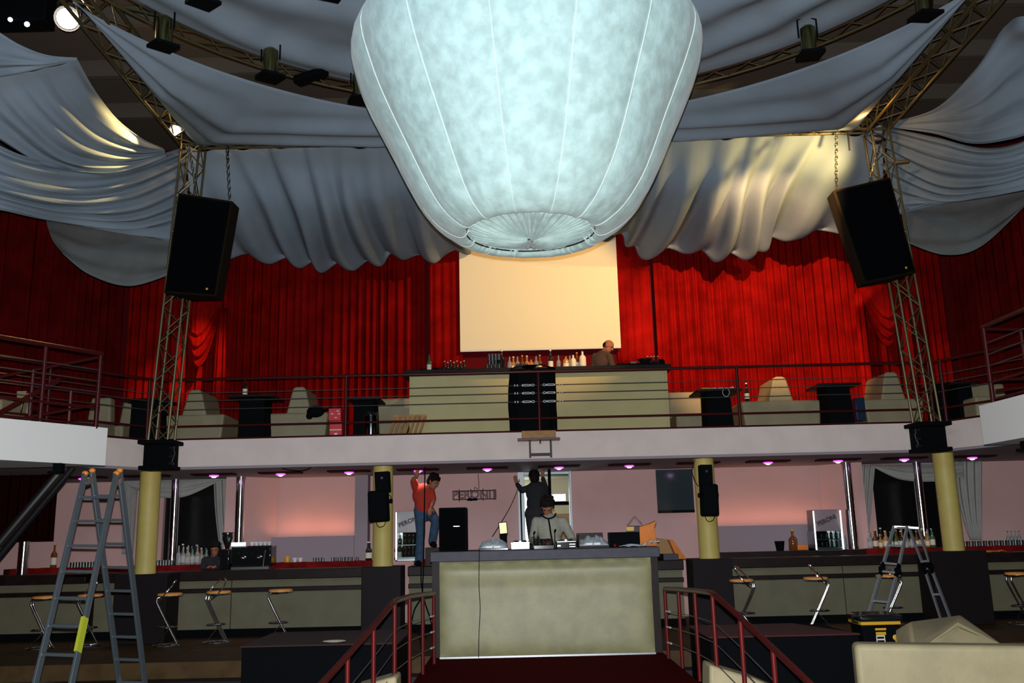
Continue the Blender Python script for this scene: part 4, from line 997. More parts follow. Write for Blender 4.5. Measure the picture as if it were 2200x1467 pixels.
# right counter goods
o = place_bottle('cognac', (zc(1705, 15.92), 15.92, RZ), 'large dark brandy bottle left of the right fridge', None); o.scale = (2.0, 2.0, 1.15)
o = tag(obj('ice_bucket', MB().lathe([(0.06, 0), (0.085, 0.16), (0.08, 0.16), (0.055, 0.01), (0.001, 0.01)], n=20), 'black', local=True), 'small black ice bucket left of the brandy bottle', 'bucket'); o.location = (zc(1676, 15.87), 15.87, RZ)
o = tag(obj('orange_packet', MB().box(-0.09, 0.09, -0.06, 0.06, 0, 0.09), 'cardb', local=True, bevel=0.01), 'orange packet right of the brandy bottle', 'packet'); o.location = (zc(1725, 15.87), 15.92, RZ)
b = MB().lathe([(0.05, 0), (0.065, 0.05), (0.06, 0.18), (0.05, 0.21), (0.055, 0.23), (0.05, 0.23), (0.04, 0.02), (0.001, 0.02)], n=18)
o = tag(obj('glass_pitcher', b, 'clear', local=True), 'clear glass pitcher in front of the right chrome pole', 'pitcher'); o.location = (zc(1828, 15.5), 15.84, RZ)
for i in range(26):
    k = ('clear', 'black', 'green', 'amber', 'brown')[(i*7+i//5) % 5]
    place_bottle(k, (zc(1868+i*5.6, 15.92), 15.86+0.07*(i % 2), RZ), '%s bottle from the left, %s, in the crowd behind the folding ladder' % (ORD[i], k), 'bottles behind the folding ladder', scale=0.75+0.35*random.random())
for i in range(22): place_bottle('tumbler', (zc(2072+i*6, 15.92), 15.86+0.07*(i % 2), RZ), '%s clear tumbler from the left, right of the rightmost column' % ORD[i], 'tumblers right of the rightmost column')
for i in range(4): place_bottle('clear', (zc(2172+i*8, 15.92), 15.96, RZ), '%s clear bottle from the left at the far right, behind the tumblers' % ORD[i], 'clear bottles at the far right', scale=0.8)
o = tag(obj('orange_cloth', MB().grid(lambda u, v: V(((u-0.5)*0.5+0.08*v, (v-0.5)*0.3, 0.01+0.04*abs(noise.noise(V((u*4, v*4, 2)))))), 20, 12), 'cardb', local=True, solid=0.006), 'crumpled orange cloth on the bar at the far right', 'cloth'); o.location = (W(2125, 1180, 15.0).x, 15.1, BT)

# ================================================================ WINDOW DRAPES, CHROME POLES
def pole(px0, py0, px1, py1, Y, r, label, zb=None, zt=None):
    a = W(px0, py0, Y); c = W(px1, py1, Y); a.z = zt or CE-0.02; c.z = zb or RZ
    tag(obj('chrome_pole', MB().cyl((c.x, Y, c.z), (c.x, Y, a.z), r, n=24), 'chrome', origin=(c.x, Y, c.z)), label, 'pole', 'chrome poles behind the bar')
pole(514, 1027, 512, 1190, 15.9, 0.085, 'chrome pole left of the lit recess, behind the espresso machine')
pole(372, 1070, 370, 1190, 16.25, 0.075, 'chrome pole under the left white window swag')
pole(52, 1130, 48, 1220, 15.4, 0.085, 'chrome pole at the far left behind the slanting stair', zb=BT)
pole(10, 1010, 4, 1130, 16.2, 0.02, 'very thin chrome pole at the left picture edge')
pole(1822, 993, 1836, 1190, 15.95, 0.085, 'chrome pole right of the right fridge')
pole(1978, 1030, 1986, 1150, 16.25, 0.075, 'chrome pole under the right white window swag')
def wswag(rows, label, seed):
    swag('window_swag', rows, label, m='winwhite', folds=3, amp=0.025, seed=seed, nu=50, nv=30)
wswag([[(262, 1024, 16.45), (330, 1024, 16.45), (400, 1024, 16.45), (480, 1024, 16.45)], [(275, 1040, 16.35), (340, 1048, 16.3), (400, 1046, 16.3), (478, 1030, 16.4)], [(290, 1052, 16.4), (345, 1068, 16.35), (400, 1066, 16.35), (470, 1034, 16.4)]], 'white swag across the top of the left dark window', 1)
wswag([[(1868, 998, 16.45), (1940, 997, 16.45), (2010, 995, 16.45), (2070, 992, 16.45)], [(1872, 1000, 16.4), (1940, 1015, 16.3), (2010, 1018, 16.3), (2070, 1008, 16.35)], [(1878, 1004, 16.4), (1935, 1030, 16.35), (2005, 1034, 16.35), (2070, 1024, 16.4)]], 'white swag across the top of the right dark window', 2)
def wpanel(px, label, seed):
    tag(obj('window_drape', MB().grid(lambda u, v: (lambda a, c: a.lerp(c, u)+V((0, 0.03*math.sin(u*22+seed)+0.01, 0)))(W(px[0]+(px[2]-px[0])*v*v, px[4]+(px[5]-px[4])*v, 16.45), W(px[1]+(px[3]-px[1])*v, px[4]+(px[5]-px[4])*v, 16.45)), 40, 20), 'winwhite', solid=0.004,
            origin=W((px[0]+px[1])/2, px[5], 16.45)), label, 'drape')
wpanel((458, 508, 474, 508, 1024, 1196), 'white side drape right of the left dark window', 1)
wpanel((1838, 1880, 1838, 1862, 998, 1190), 'white side drape left of the right dark window', 2)
wpanel((2052, 2110, 2085, 2110, 990, 1160), 'white side drape right of the rightmost column', 3)
wpanel((262, 296, 262, 284, 1024, 1190), 'white side drape left of the leftmost column', 4)
# ceiling downlights in dark trays
b = None
DLL = ['above the left dark window', 'above the left lit recess', 'left of the mid-left column', 'beside the raised hand of the person in red', 'above the neon sign', 'above the doorway', 'left of the smoked mirror', 'behind the mid-right column', 'right of the mid-right column', 'above the right fridge', 'above the right dark window', 'right of the rightmost column', 'right behind the leftmost column', 'above the head of the tall ladder']
dl = [(460, 1016), (603, 1015), (750, 1014), (898, 1012), (1047, 1010), (1201, 1006), (1352, 1002), (1500, 998), (1650, 993), (1800, 987), (1942, 982), (2088, 977), (317, 1017), (180, 1018)]
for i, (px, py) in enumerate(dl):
    p = Wz(px, py, CE-0.03); Y = 15.05; x = W(px, py, Y).x
    t = thing('ceiling_downlight', 'small pink-white downlight in the balcony underside, '+DLL[i], 'lamp', (x, Y, CE-0.02), 'downlights under the balcony')
    obj('tray', MB().box(x-0.34, x+0.34, Y-0.14, Y+0.14, CE-0.045, CE-0.02), mat('downlight_tray', (0.025, 0.003, 0.005), 0.7, spec=0.05), t, bevel=0.004)
    obj('bulb', MB().ell((x, Y, CE-0.06), (0.045, 0.045, 0.030), 14, 8), mat('downlight_glow', (1, 0.9, 0.9), 0.3, emit=(1.0, 0.80, 1.0), estr=6.0) if i else mat('downlight_warm', (1, 0.9, 0.8), 0.3, emit=(1.0, 0.6, 0.75), estr=14.0), t)
    obj('glowing_rim', MB().tube([(x+0.062*math.cos(a), Y+0.062*math.sin(a), CE-0.055) for a in [2*PI*k/20 for k in range(20)]], 0.016, 8, True), mat('magenta_rim_glow', (0.8, 0.2, 0.8), 0.4, emit=(0.95, 0.10, 1.0), estr=1.3), t)  # emissive ring paints the magenta halo of light around the bulb
    lamp('downlight', 'SPOT', (x, Y, CE-0.12), 9, (1.0, 0.62, 0.55), (x, Y+0.25, 0), spot_size=math.radians(130), spot_blend=0.8, shadow_soft_size=0.04)
# neon sign
pc = W(1018, 1063, 16.5)
t = thing('neon_sign', 'unlit dark neon sign reading PERONI on the back wall', 'sign', (pc.x, 16.5, pc.z))
x0 = W(972, 1063, 16.5).x; x1 = W(1066, 1063, 16.5).x; hw = (x1-x0)/2
b = text_outline('PERONI', 0.185, 0.0055)
sx = (hw*1.75)/max(0.01, max(q.x for q in b.v)-min(q.x for q in b.v))
xform(b, Matrix.Translation((pc.x-0.04, 16.52, pc.z)) @ Matrix.Rotation(PI/2, 4, 'X') @ Matrix.Diagonal((sx, 1, 1, 1)))
obj('letter_tubes', b, mat('dead_neon_tube', (0.030, 0.006, 0.008), 0.5, spec=0.2), t)
b = MB()
for dz in (-0.075, 0.075): b.cyl((x0, 16.54, pc.z+dz), (x1-0.04, 16.54, pc.z+dz), 0.009, n=6)
for k in (0.15, 0.42, 0.7): b.cyl((x0+k*2*hw, 16.55, pc.z-0.11), (x0+k*2*hw, 16.55, pc.z+0.11), 0.007, n=6)
b.box(pc.x-0.12, pc.x+0.06, 16.53, 16.58, pc.z-0.10, pc.z-0.06)
obj('support_frame', b, 'black', t)
obj('end_tube', MB().box(x1-0.05, x1, 16.52, 16.56, pc.z-0.09, pc.z+0.09), 'rail2', t, bevel=0.01)
a = W(1027, 1018, 16.55); obj('supply_lead', MB().tube(cat_pts([(a.x, 16.57, CE-0.03), (a.x+0.01, 16.57, CE-0.3), (pc.x+0.02, 16.57, pc.z+0.14), (pc.x+0.01, 16.57, pc.z+0.07)], 16), 0.005, 5), 'black', t)
# dark framed glass panel
a = W(1408, 1007, 16.45); c = W(1492, 1097, 16.45)
t = thing('smoked_mirror', 'dark reflecting glass panel high on the back wall by the mid-right column', 'panel', ((a.x+c.x)/2, 16.45, c.z))
obj('pane', MB().box(a.x, c.x, 16.44, 16.46, c.z+0.02, CE-0.04), mat('smoked_mirror', (0.03, 0.05, 0.06), 0.12, spec=1.0), t)
obj('frame', MB().box(a.x, c.x, 16.42, 16.48, c.z-0.03, c.z+0.02), 'kbottle', t)
o = tag(obj('power_cable', MB().tube(cat_pts([W(1113, 1050, 16.3), W(1098, 1085, 16.2), W(1078, 1120, 15.6), W(1058, 1152, 15.2)], 24), 0.006, 6), 'black'), 'thin black cable slanting from the doorway down to the counter', 'cable')
o = tag(obj('microphone_stand', MB().cyl(W(1118, 1052, 12.9), (W(1123, 1165, 12.9).x, 12.9, FL), 0.010, n=8), 'black'), 'thin black upright stand at the left door jamb', 'stand')
o = tag(obj('extension_tube', MB().cyl((W(1182, 1100, 15.9).x, 15.9, 1.62), (W(1180, 1015, 15.9).x, 15.9, CE-0.02), 0.028, n=10), 'black'), 'dark upright tube right of the man in the doorway', 'pole')
# ================================================================ DISC JOCKEY BOOTH
x0 = W(945, 1300, 11.88).x; x1 = W(1402, 1300, 11.88).x
t = thing('dj_booth', 'cream padded disc jockey booth with grey top at the end of the red walkway', 'booth', ((x0+x1)/2, 12.1, FL))
ztop = W(1175, 1180, 11.8).z
def pad(u, v):
    x = x0+(x1-x0)*u; z = FL+0.02+(ztop-0.13-FL-0.02)*v
    e = min(u, 1-u)*(x1-x0); ez = min(v, 1-v)*1.1
    y = 11.86-0.05*(1-math.exp(-e/0.05))*(1-math.exp(-ez/0.05))+0.006*noise.noise(V((u*5, v*3, 1)))
    y -= 0.025*ss(0.97, 0.90, v)*ss(0.7, 0.9, v)
    y += 0.010*math.sin(u*60)*ss(0.965, 1.0, v)*ss(0.0, 0.05, u)
    return V((x, y, z))
obj('padded_front', MB().grid(pad, 120, 60), 'cream', t)
b = MB(); b.box(x0, x1, 11.87, 11.95, FL, ztop-0.12); b.box(x0-0.1, x0+0.0, 11.92, 12.7, FL, ztop-0.13); b.box(x1, x1+0.1, 11.92, 12.7, FL, ztop-0.13); b.box(x0, x1, 12.62, 12.7, FL, ztop-0.13)
obj('carcass', b, 'dkwood', t)
a = W(924, 1190, 11.78).x; c = W(1417, 1180, 11.78).x
obj('desk_top', MB().box(a, c, 11.78, 12.75, ztop-0.125, ztop), 'topgrey', t, bevel=0.008)
obj('kick_strip', MB().box(x0, x1, 11.80, 11.86, FL, FL+0.022), 'steel', t)
o = tag(obj('front_cable', MB().tube(cat_pts([(W(1030, 1190, 11.77).x, 11.80, ztop+0.01), (W(1030, 1190, 11.77).x, 11.768, ztop-0.03), (W(1029, 1250, 11.77).x, 11.772, 1.5), (W(1030, 1300, 11.77).x+0.008, 11.77, 1.2), (W(1029, 1350, 11.77).x, 11.77, 0.9), (W(1028, 1410, 11.77).x, 11.78, FL+0.01)], 30), 0.0045, 6), 'black'), 'thin black cable hanging down the cream front of the booth', 'cable')
ZD = ztop
# loudspeaker on the booth
a = W(943, 1180, 11.95); c = W(1003, 1180, 11.95); zt = W(973, 1090, 11.95).z
t = thing('booth_monitor', 'tall black loudspeaker cabinet on the left end of the booth', 'loudspeaker', ((a.x+c.x)/2, 12.1, ZD))
obj('cabinet', MB().box(a.x, c.x, 11.97, 12.3, ZD, zt), 'black', t, bevel=0.012)
obj('grille', MB().box(a.x+0.02, c.x-0.02, 11.955, 11.97, ZD+0.02, zt-0.02), mat('speaker_grille', (0.0016, 0.002, 0.0026), 0.9, spec=0.04, bump=0.4, bscale=200), t)
obj('badge', MB().box((a.x+c.x)/2+0.01, (a.x+c.x)/2+0.09, 11.948, 11.955, ZD+(zt-ZD)*0.56, ZD+(zt-ZD)*0.575), 'steel', t)
# players and mixer
def player(px0, px1, label, Y=11.95):
    a = W(px0, 1180, Y).x; c = W(px1, 1180, Y).x; h = 0.10
    t = thing('disc_player', label, 'disc player', ((a+c)/2, Y+0.15, ZD), 'disc players on the booth')
    obj('casing', MB().box(a, c, Y, Y+0.34, ZD, ZD+h), 'kbottle', t, bevel=0.008)
    obj('jog_wheel', MB().lathe([(0.085, ZD+h), (0.085, ZD+h+0.014), (0.075, ZD+h+0.018), (0.001, ZD+h+0.018)], ((a+c)/2, Y+0.14, 0), 24), 'steel', t)
    b = MB(); b.box(a+0.012, a+0.05, Y-0.004, Y, ZD+0.03, ZD+0.045); b.box(c-0.09, c-0.015, Y-0.004, Y, ZD+0.02, ZD+0.03); b.box(c-0.09, c-0.015, Y-0.004, Y, ZD+0.05, ZD+0.06)
    b.box(a+0.006, c-0.006, Y-0.004, Y, ZD+h-0.014, ZD+h-0.008)
    obj('front_marks', b, 'chrome', t)
    return t
player(1097, 1139, 'disc player left of the mixer on the booth')
player(1196, 1239, 'disc player right of the mixer on the booth')
a = W(1147, 1180, 11.95).x; c = W(1191, 1180, 11.95).x
t = thing('dj_mixer', 'compact mixer crowded with knobs between the two disc players', 'mixer', ((a+c)/2, 12.1, ZD))
obj('casing', MB().prism([(a, 11.94, ZD), (a, 12.3, ZD), (a, 12.3, ZD+0.13), (a, 11.94, ZD+0.05)], (c-a, 0, 0)), 'kbottle', t, bevel=0.005)
for r in range(4):
    for k in range(5):
        y = 11.97+r*0.08; z = ZD+0.05+(y-11.94)*0.222
        obj('knob', MB().cyl((a+0.03+k*(c-a-0.06)/4, y, z), (a+0.03+k*(c-a-0.06)/4, y-0.004, z+0.022), 0.009, n=10), 'chrome' if (r+k) % 2 else 'kbottle', t)
for px, h, lab in ((1147, 0.20, 'left gooseneck lamp standing between player and mixer'), (1192, 0.22, 'right gooseneck lamp standing between mixer and player')):
    x = W(px, 1180, 12.0).x
    t = thing('gooseneck_lamp', lab, 'lamp', (x, 12.0, ZD))
    obj('neck', MB().tube(cat_pts([(x, 12.0, ZD), (x+0.003, 12.0, ZD+h*0.5), (x+0.006, 11.99, ZD+h)], 12), 0.006, 8), 'black', t)
    obj('head', MB().capsule((x+0.006, 11.99, ZD+h), 0.012, (x+0.015, 11.97, ZD+h+0.02), 0.012), 'black', t)
    obj('foot', MB().lathe([(0.03, 0), (0.03, 0.012), (0.001, 0.014)], (x, 12.0, ZD), 16), 'black', t)
def bag(px0, px1, h, label, seed, Y=11.95, d=0.4, m='clear'):
    a = W(px0, 1180, Y).x; c = W(px1, 1180, Y).x; w_ = c-a
    def fn(u, v):
        s = math.sin(PI*u)**0.35*math.sin(PI*v)**0.35
        return V(((u-0.5)*w_, (v-0.5)*d, h*s*(0.85+0.3*noise.noise(V((u*7, v*5, seed))))+0.025*noise.noise(V((u*23, v*17, seed)))*s+0.003))
    t = thing('plastic_bag', label, 'bag', ((a+c)/2, Y+d/2, ZD))
    obj('film', MB().grid(lambda u, v: fn(u, v)+V(((a+c)/2, Y+d/2, ZD)), 44, 30), mat('bag_film', (0.36, 0.40, 0.42), 0.15, spec=0.9), t, smooth=False)
    return t, a, c
t, a, c = bag(1028, 1092, 0.15, 'crinkled plastic bag over white cards, right of the loudspeaker on the booth', 2)
b = MB(); b.box(a+0.10, a+0.18, 11.93, 11.94, ZD+0.03, ZD+0.055); b.box(a+0.2, a+0.28, 11.93, 11.94, ZD+0.03, ZD+0.055); obj('white_cards', b, 'white', t)
obj('case_base', MB().box(a, c, 11.94, 12.2, ZD, ZD+0.03), 'kbottle', t, bevel=0.005)
t, a, c = bag(1243, 1310, 0.16, 'crinkled plastic bag over white cards, right of the right disc player', 5)
b = MB(); b.box(a+0.10, a+0.18, 11.93, 11.94, ZD+0.04, ZD+0.065); b.box(a+0.2, a+0.28, 11.93, 11.94, ZD+0.04, ZD+0.065); obj('white_cards', b, 'white', t)
b = MB(); b.box(a, c, 11.94, 12.3, ZD, ZD+0.03); b.box(a, a+0.012, 11.94, 12.3, ZD, ZD+0.17); b.box(a, c-0.05, 12.28, 12.3, ZD, ZD+0.19); obj('case_base', b, 'dkwood', t, bevel=0.004)
a = W(1313, 1180, 12.0).x; c = W(1378, 1180, 12.0).x
o = tag(obj('record_case', MB().box(a, c, 12.1, 12.4, ZD, ZD+0.19), 'black', origin=((a+c)/2, 12.25, ZD), bevel=0.01), 'low black case behind the papers at the right of the booth', 'case')
o = tag(obj('red_candle', MB().ell((W(1322, 1180, 11.95).x, 11.97, ZD+0.025), 0.025), 'rail2', origin=(W(1322, 1180, 11.95).x, 11.97, ZD)), 'small round red object at the front of the booth top', 'candle')
for px0, px1, Y, lab, s in ((1333, 1392, 11.92, 'crumpled pale paper sheet at the right front of the booth', 1), (1382, 1418, 12.02, 'white paper sheet at the right end of the booth', 4)):
    a = W(px0, 1180, Y).x; c = W(px1, 1180, Y).x
    o = tag(obj('paper_sheet', MB().grid(lambda u, v: V(((u-0.5)*(c-a), (v-0.5)*0.28, 0.012+0.05*abs(noise.noise(V((u*3, v*3, s))))+0.05*u*(s == 4))), 24, 16), 'white', local=True, solid=0.003), lab, 'paper'); o.location = ((a+c)/2, Y+0.16, ZD)
# orange leaflet box and small cans
a = W(1376, 1160, 12.35).x; c = W(1408, 1160, 12.35).x; zz = ZD
o = tag(obj('open_carton', MB().prism([(a, 12.4, zz), (c+0.03, 12.4, zz), (c, 12.4, zz+0.24), (c+0.04, 12.4, zz+0.33), (c-0.06, 12.4, zz+0.29), (a, 12.4, zz+0.25)], (0, 0.22, 0)), 'cardb', origin=((a+c)/2, 12.5, ZD), bevel=0.004), 'open orange carton with a raised flap on the booth', 'box')
t = thing('desk_lamp', 'small grey lamp with wire handle behind the record case', 'lamp', (W(1362, 1150, 12.5).x, 12.5, ZD))
x = W(1362, 1150, 12.5).x
obj('body', MB().box(x-0.07, x+0.09, 12.48, 12.6, ZD, ZD+0.27), 'topgrey', t, bevel=0.01)
obj('band', MB().box(x-0.10, x-0.0, 12.44, 12.5, ZD+0.20, ZD+0.26), 'yellow', t, bevel=0.006)
obj('wire_handle', MB().tube([(x-0.09, 12.5, ZD+0.27), (x+0.02, 12.5, ZD+0.40), (x+0.12, 12.5, ZD+0.29)], 0.004, 5), 'rail', t)
x = W(1081, 1140, 12.55).x
t = thing('lit_tablet', 'small yellow-lit framed card standing behind the plastic bag', 'card', (x, 12.55, ZD))
obj('frame', MB().obox((x, 12.56, ZD+0.28), (0.115, 0.012, 0.16), Matrix.Rotation(-0.08, 3, 'Y')), 'black', t, bevel=0.003)
obj('glowing_face', MB().obox((x, 12.55, ZD+0.28), (0.095, 0.006, 0.14), Matrix.Rotation(-0.08, 3, 'Y')), mat('glow_card', (0.8, 0.7, 0.3), 0.5, emit=(1.0, 0.85, 0.4), estr=0.7), t)
obj('stand', MB().box(x-0.05, x+0.05, 12.57, 12.62, ZD, ZD+0.24), 'black', t)
o = tag(obj('flat_dish', MB().lathe([(0.1, 0), (0.16, 0.03), (0.15, 0.03), (0.09, 0.008), (0.001, 0.008)], n=24), 'kbottle', local=True), 'flat dark dish behind the plastic bag on the booth', 'dish'); o.location = (W(1060, 1158, 12.5).x, 12.5, ZD+0.0)
# big orange carton on the bar right of booth
YC = 14.9
P = [W(1418, 1158, YC), W(1443, 1160, YC), W(1468, 1208, YC), W(1440, 1208, YC)]
t = thing('open_carton', 'large open orange cardboard box on the bar right of the booth', 'box', (P[3].x, YC+0.1, BT))
obj('back_wall', MB().prism([(W(1412, 1160, 15.2).x, 15.2, BT), (W(1455, 1160, 15.2).x, 15.2, BT), (W(1443, 1160, 15.2).x, 15.2, P[1].z), (W(1410, 1160, 15.2).x, 15.2, P[0].z+0.02)], (0, 0.012, 0)), mat('brown_card', (0.34, 0.20, 0.08), 0.8), t)
obj('flap', MB().prism([(P[1].x-0.03, 14.95, P[1].z), (P[1].x+0.03, 14.95, P[1].z), (W(1478, 1210, YC).x, 14.95, BT), (W(1458, 1210, YC).x, 14.95, BT)], (0, 0.2, 0)), 'cardb', t)
obj('floor_panel', MB().box(W(1412, 1200, 15).x, W(1470, 1200, 15).x, 14.95, 15.2, BT, BT+0.012), MATS['brown_card'], t)
o = tag(obj('silver_packet', MB().box(-0.12, 0.12, -0.08, 0.08, 0, 0.10), 'topgrey', local=True, bevel=0.01), 'grey packet lying in front of the orange cardboard box', 'packet'); o.location = (W(1441, 1206, 14.9).x, 14.93, BT+0.0)
o = tag(obj('black_pouch', MB().box(-0.07, 0.07, -0.07, 0.07, 0, 0.10), 'black', local=True, bevel=0.02), 'small black pouch left of the grey packet', 'pouch'); o.location = (W(1420, 1206, 14.9).x, 14.93, BT+0.0)

# ================================================================ WALKWAY RAILINGS
def walk_rail(side, label):
    if side > 0:
        top = [W(1428, 1265, 11.4), W(1457, 1266, 10.6), W(1492, 1269, 9.7), W(1530, 1274, 8.6), W(1590, 1326, 8.15), W(1660, 1392, 7.6), W(1742, 1470, 7.0), W(1830, 1555, 6.5)]
    else:
        top = [W(932, 1275, 11.4), W(908, 1277, 10.6), W(880, 1281, 9.7), W(848, 1291, 8.75), W(803, 1345, 8.2), W(747, 1408, 7.6), W(693, 1467, 7.1), W(620, 1548, 6.5)]
    t = thing('walkway_railing', label, 'railing', (top[0].x, 11.4, FL), 'red railings flanking the walkway')
    path = []
    for i in range(len(top)-1): path += [top[i].lerp(top[i+1], k/4) for k in range(4)]
    path.append(top[-1])
    obj('handrail', MB().tube(path, 0.027, 12), 'rail', t)
    for i, p in enumerate(top):
        zb = FL if i < 4 else max(0.0, FL-0.15*(i-3))
        if i == 7: zb = 0
        obj('post', MB().cyl((p.x, p.y, zb), (p.x, p.y, p.z), 0.021, n=12), 'rail2', t)
    for k, dz in enumerate((0.26, 0.44, 0.62)):
        pts = [p-V((0, 0, dz)) for p in top]
        obj('wire_cable', MB().tube(pts, 0.005, 6), 'cable', t)
        b = MB(); q = pts[0]; d = (pts[1]-pts[0]).normalized()
        b.tube([q+d*s for s in (0.02, 0.1, 0.18, 0.26)], 0.013, 8, taper=[1, 0.5, 1.2, 0.6])
        obj('turnbuckle', b, 'buckle', t)
walk_rail(-1, 'red railing descending along the left side of the carpeted walkway')
walk_rail(1, 'red railing descending along the right side of the carpeted walkway')
for px, pts, lab in ((0, [(905, 1210, 12.6), (905, 1250, 12.6), (912, 1290, 12.5), (925, 1330, 12.3), (932, 1370, 12.1)], 'black cable drooping beside the left side of the booth'), (0, [(905, 1285, 12.8), (890, 1310, 12.7), (885, 1345, 12.6), (900, 1362, 12.5), (905, 1395, 12.5), (907, 1402, 12.5)], 'thin cable loop behind the left walkway railing')):
    tag(obj('loose_cable', MB().tube(cat_pts([W(*q) for q in pts], 24), 0.008, 6), 'black'), lab, 'cable')
tag(obj('loose_cable', MB().tube(cat_pts([W(913, 1003, 13.9), W(912, 1080, 13.9), W(911, 1150, 13.9), W(910, 1215, 13.9), W(908, 1280, 13.9), W(915, 1372, 13.9)], 30), 0.010, 6), 'black'), 'long black cable hanging from the balcony in front of the man in red', 'cable')

# ================================================================ BLACK BLOCKS, SOFAS, BIN
t = thing('stage_block', 'big black stage block left of the walkway', 'block', (-2.2, 10.8, 0))
obj('body', MB().box(-2.95, -1.3, 10.1, 11.45, 0, 0.985), 'black', t, bevel=0.01)
obj('lid', MB().box(-2.96, -1.29, 10.09, 11.46, 0.985, 1.0), mat('dark_brown_felt', (0.035, 0.012, 0.010), 0.9), t)
t = thing('stage_block', 'big black stage block with dark red top right of the walkway', 'block', (2.8, 10.5, 0))
obj('body', MB().box(2.0, 3.56, 9.95, 11.1, 0, 0.985), 'black', t, bevel=0.01)
obj('lid', MB().prism([(1.99, 9.94, 0.985), (3.57, 9.94, 0.985), (3.2, 11.11, 0.985), (1.99, 11.11, 0.985)], (0, 0, 0.015)), mat('dark_red_felt', (0.07, 0.006, 0.008), 0.9), t)
p = Wz(718, 1380, 1.0)
tag(obj('white_plate', MB().lathe([(0.05, 0), (0.11, 0.015), (0.105, 0.018), (0.045, 0.006), (0.001, 0.006)], n=24), 'label', local=True), 'small pale oval plate on the left black block', 'plate').location = (p.x, p.y, 1.0)
bpy.data.objects['white_plate'].scale = (1.15, 0.8, 1)
def sofa_front(label):
    t = thing('lounge_sofa', label, 'sofa', (4.0, 8.6, 0))
    a = W(1840, 1385, 8.5); c = W(2215, 1407, 8.2)
    def f(u, v): pass
    d = V((c.x-a.x+0.6, -0.35, 0)); 
    obj('back_rest', MB().prism([(a.x, 8.55, 0.05), (a.x+2.4, 8.15, 0.05), (a.x+2.4, 8.15, 1.03), (a.x, 8.55, a.z)], (0.05, 0.24, 0)), 'cream2', t, bevel=0.05, seg=4)
    obj('seat_cushion', MB().prism([(a.x+0.06, 8.80, 0.05), (a.x+2.4, 8.40, 0.05), (a.x+2.4, 8.40, 0.45), (a.x+0.06, 8.80, 0.45)], (0.1, 0.6, 0)), 'cream2', t, bevel=0.05, seg=4)
sofa_front('cream sofa seen from behind in the bottom right corner')
t = thing('upturned_armchair', 'upturned cream armchair leaning behind the bottom right sofa', 'armchair', (4.6, 9.7, 0))
A = {k: W(*q) for k, q in dict(a=(1953, 1336, 9.75), b=(2067, 1321, 9.9), c=(2165, 1392, 9.6), d=(2192, 1405, 9.3), e=(1960, 1390, 9.4), g=(2060, 1344, 9.5), h=(2000, 1382, 9.3)).items()}
def facet(b, ps, depth=(0, 0.12, -0.04)): b.prism(ps, depth)
b = MB(); facet(b, [A['a'], A['b'], A['c'], A['g'], A['h'], A['e']], (0.0, 0.4, -0.12)); obj('outer_shell', b, 'cream2', t, bevel=0.03, seg=3)
b = MB(); facet(b, [A['h'], A['g'], A['c'], A['d'], W(2190, 1440, 9.3), W(1965, 1440, 9.2)], (0, 0.25, -0.05)); obj('seat_underside', b, 'cream2', t, bevel=0.03, seg=3)
obj('frame_support', MB().box(4.0, 5.1, 9.55, 10.0, 0, 0.75), 'cream2', t, bevel=0.04)
for (pts, Y, lab) in (([(1508, 1415), (1532, 1424), (1600, 1444), (1660, 1470), (1700, 1500), (1508, 1500)], 8.9, 'cream sofa corner beyond the right walkway railing'), ([(735, 1500), (780, 1462), (840, 1445), (862, 1440), (864, 1500)], 8.9, 'cream sofa corner beyond the left walkway railing')):
    ps = [W(x, y, Y) for x, y in pts]; lo = min(p.z for p in ps)
    base = [p for p in ps]
    t = thing('lounge_sofa', lab, 'sofa', (sum(p.x for p in ps)/len(ps), Y+0.2, 0))
    sgn = 1 if ps[0].x > 0 else -1
    qs = [V((p.x+0.0, p.y, p.z if p.z > lo+0.01 else 0.05)) for p in ps]
    obj('back_rest', MB().prism(qs, (0.0, -0.35, 0.0)), 'cream2', t, bevel=0.03, seg=3)
# tall tool bin
a = W(1832, 1318, 10.6); c = W(1924, 1318, 10.6); m = (a.x+c.x)/2; hw = (c.x-a.x)/2
t = thing('tool_bin', 'black bin with yellow rim band behind the bottom right sofa', 'bin', (m, 10.6, 0))
def rbox(z, w_, d): return [(m-w_, 10.62-d, z), (m+w_, 10.62-d, z), (m+w_, 10.62+d, z), (m-w_, 10.62+d, z)]
b = MB(); b.add(rbox(0, hw*0.62, 0.13)+rbox(a.z-0.09, hw*0.9, 0.19), [(3,2,1,0),(4,5,6,7),(0,1,5,4),(1,2,6,5),(2,3,7,6),(3,0,4,7)])
obj('body', b, 'black', t, bevel=0.03)
b = MB().box(m-hw*0.93, m+hw*0.90, 10.42, 10.82, a.z-0.11, a.z-0.075); obj('yellow_band', b, 'yellow', t, bevel=0.006)
b = MB().box(m-hw, m+hw, 10.40, 10.84, a.z-0.075, a.z+0.0); obj('lid', b, 'kbottle', t, bevel=0.025, seg=3)
b = MB().tube([(m-hw*0.95, 10.5, a.z-0.09), (m-hw*1.22, 10.48, a.z-0.07), (m-hw*1.22, 10.48, a.z-0.02), (m-hw*0.98, 10.5, a.z-0.03)], 0.012, 8); obj('latch_handle', b, 'kbottle', t)
def yb(z): return 10.62-(0.13+0.06*z/(a.z-0.09))-0.004
b = MB()
for xx, zz, w_, h_ in ((-0.04, 0.155, 0.14, 0.022), (-0.035, 0.20, 0.13, 0.03)):
    z = a.z-zz; b.box(m+xx-0.03, m+xx+w_-0.05, yb(z)-0.002, yb(z)+0.006, z-h_/2, z+h_/2)
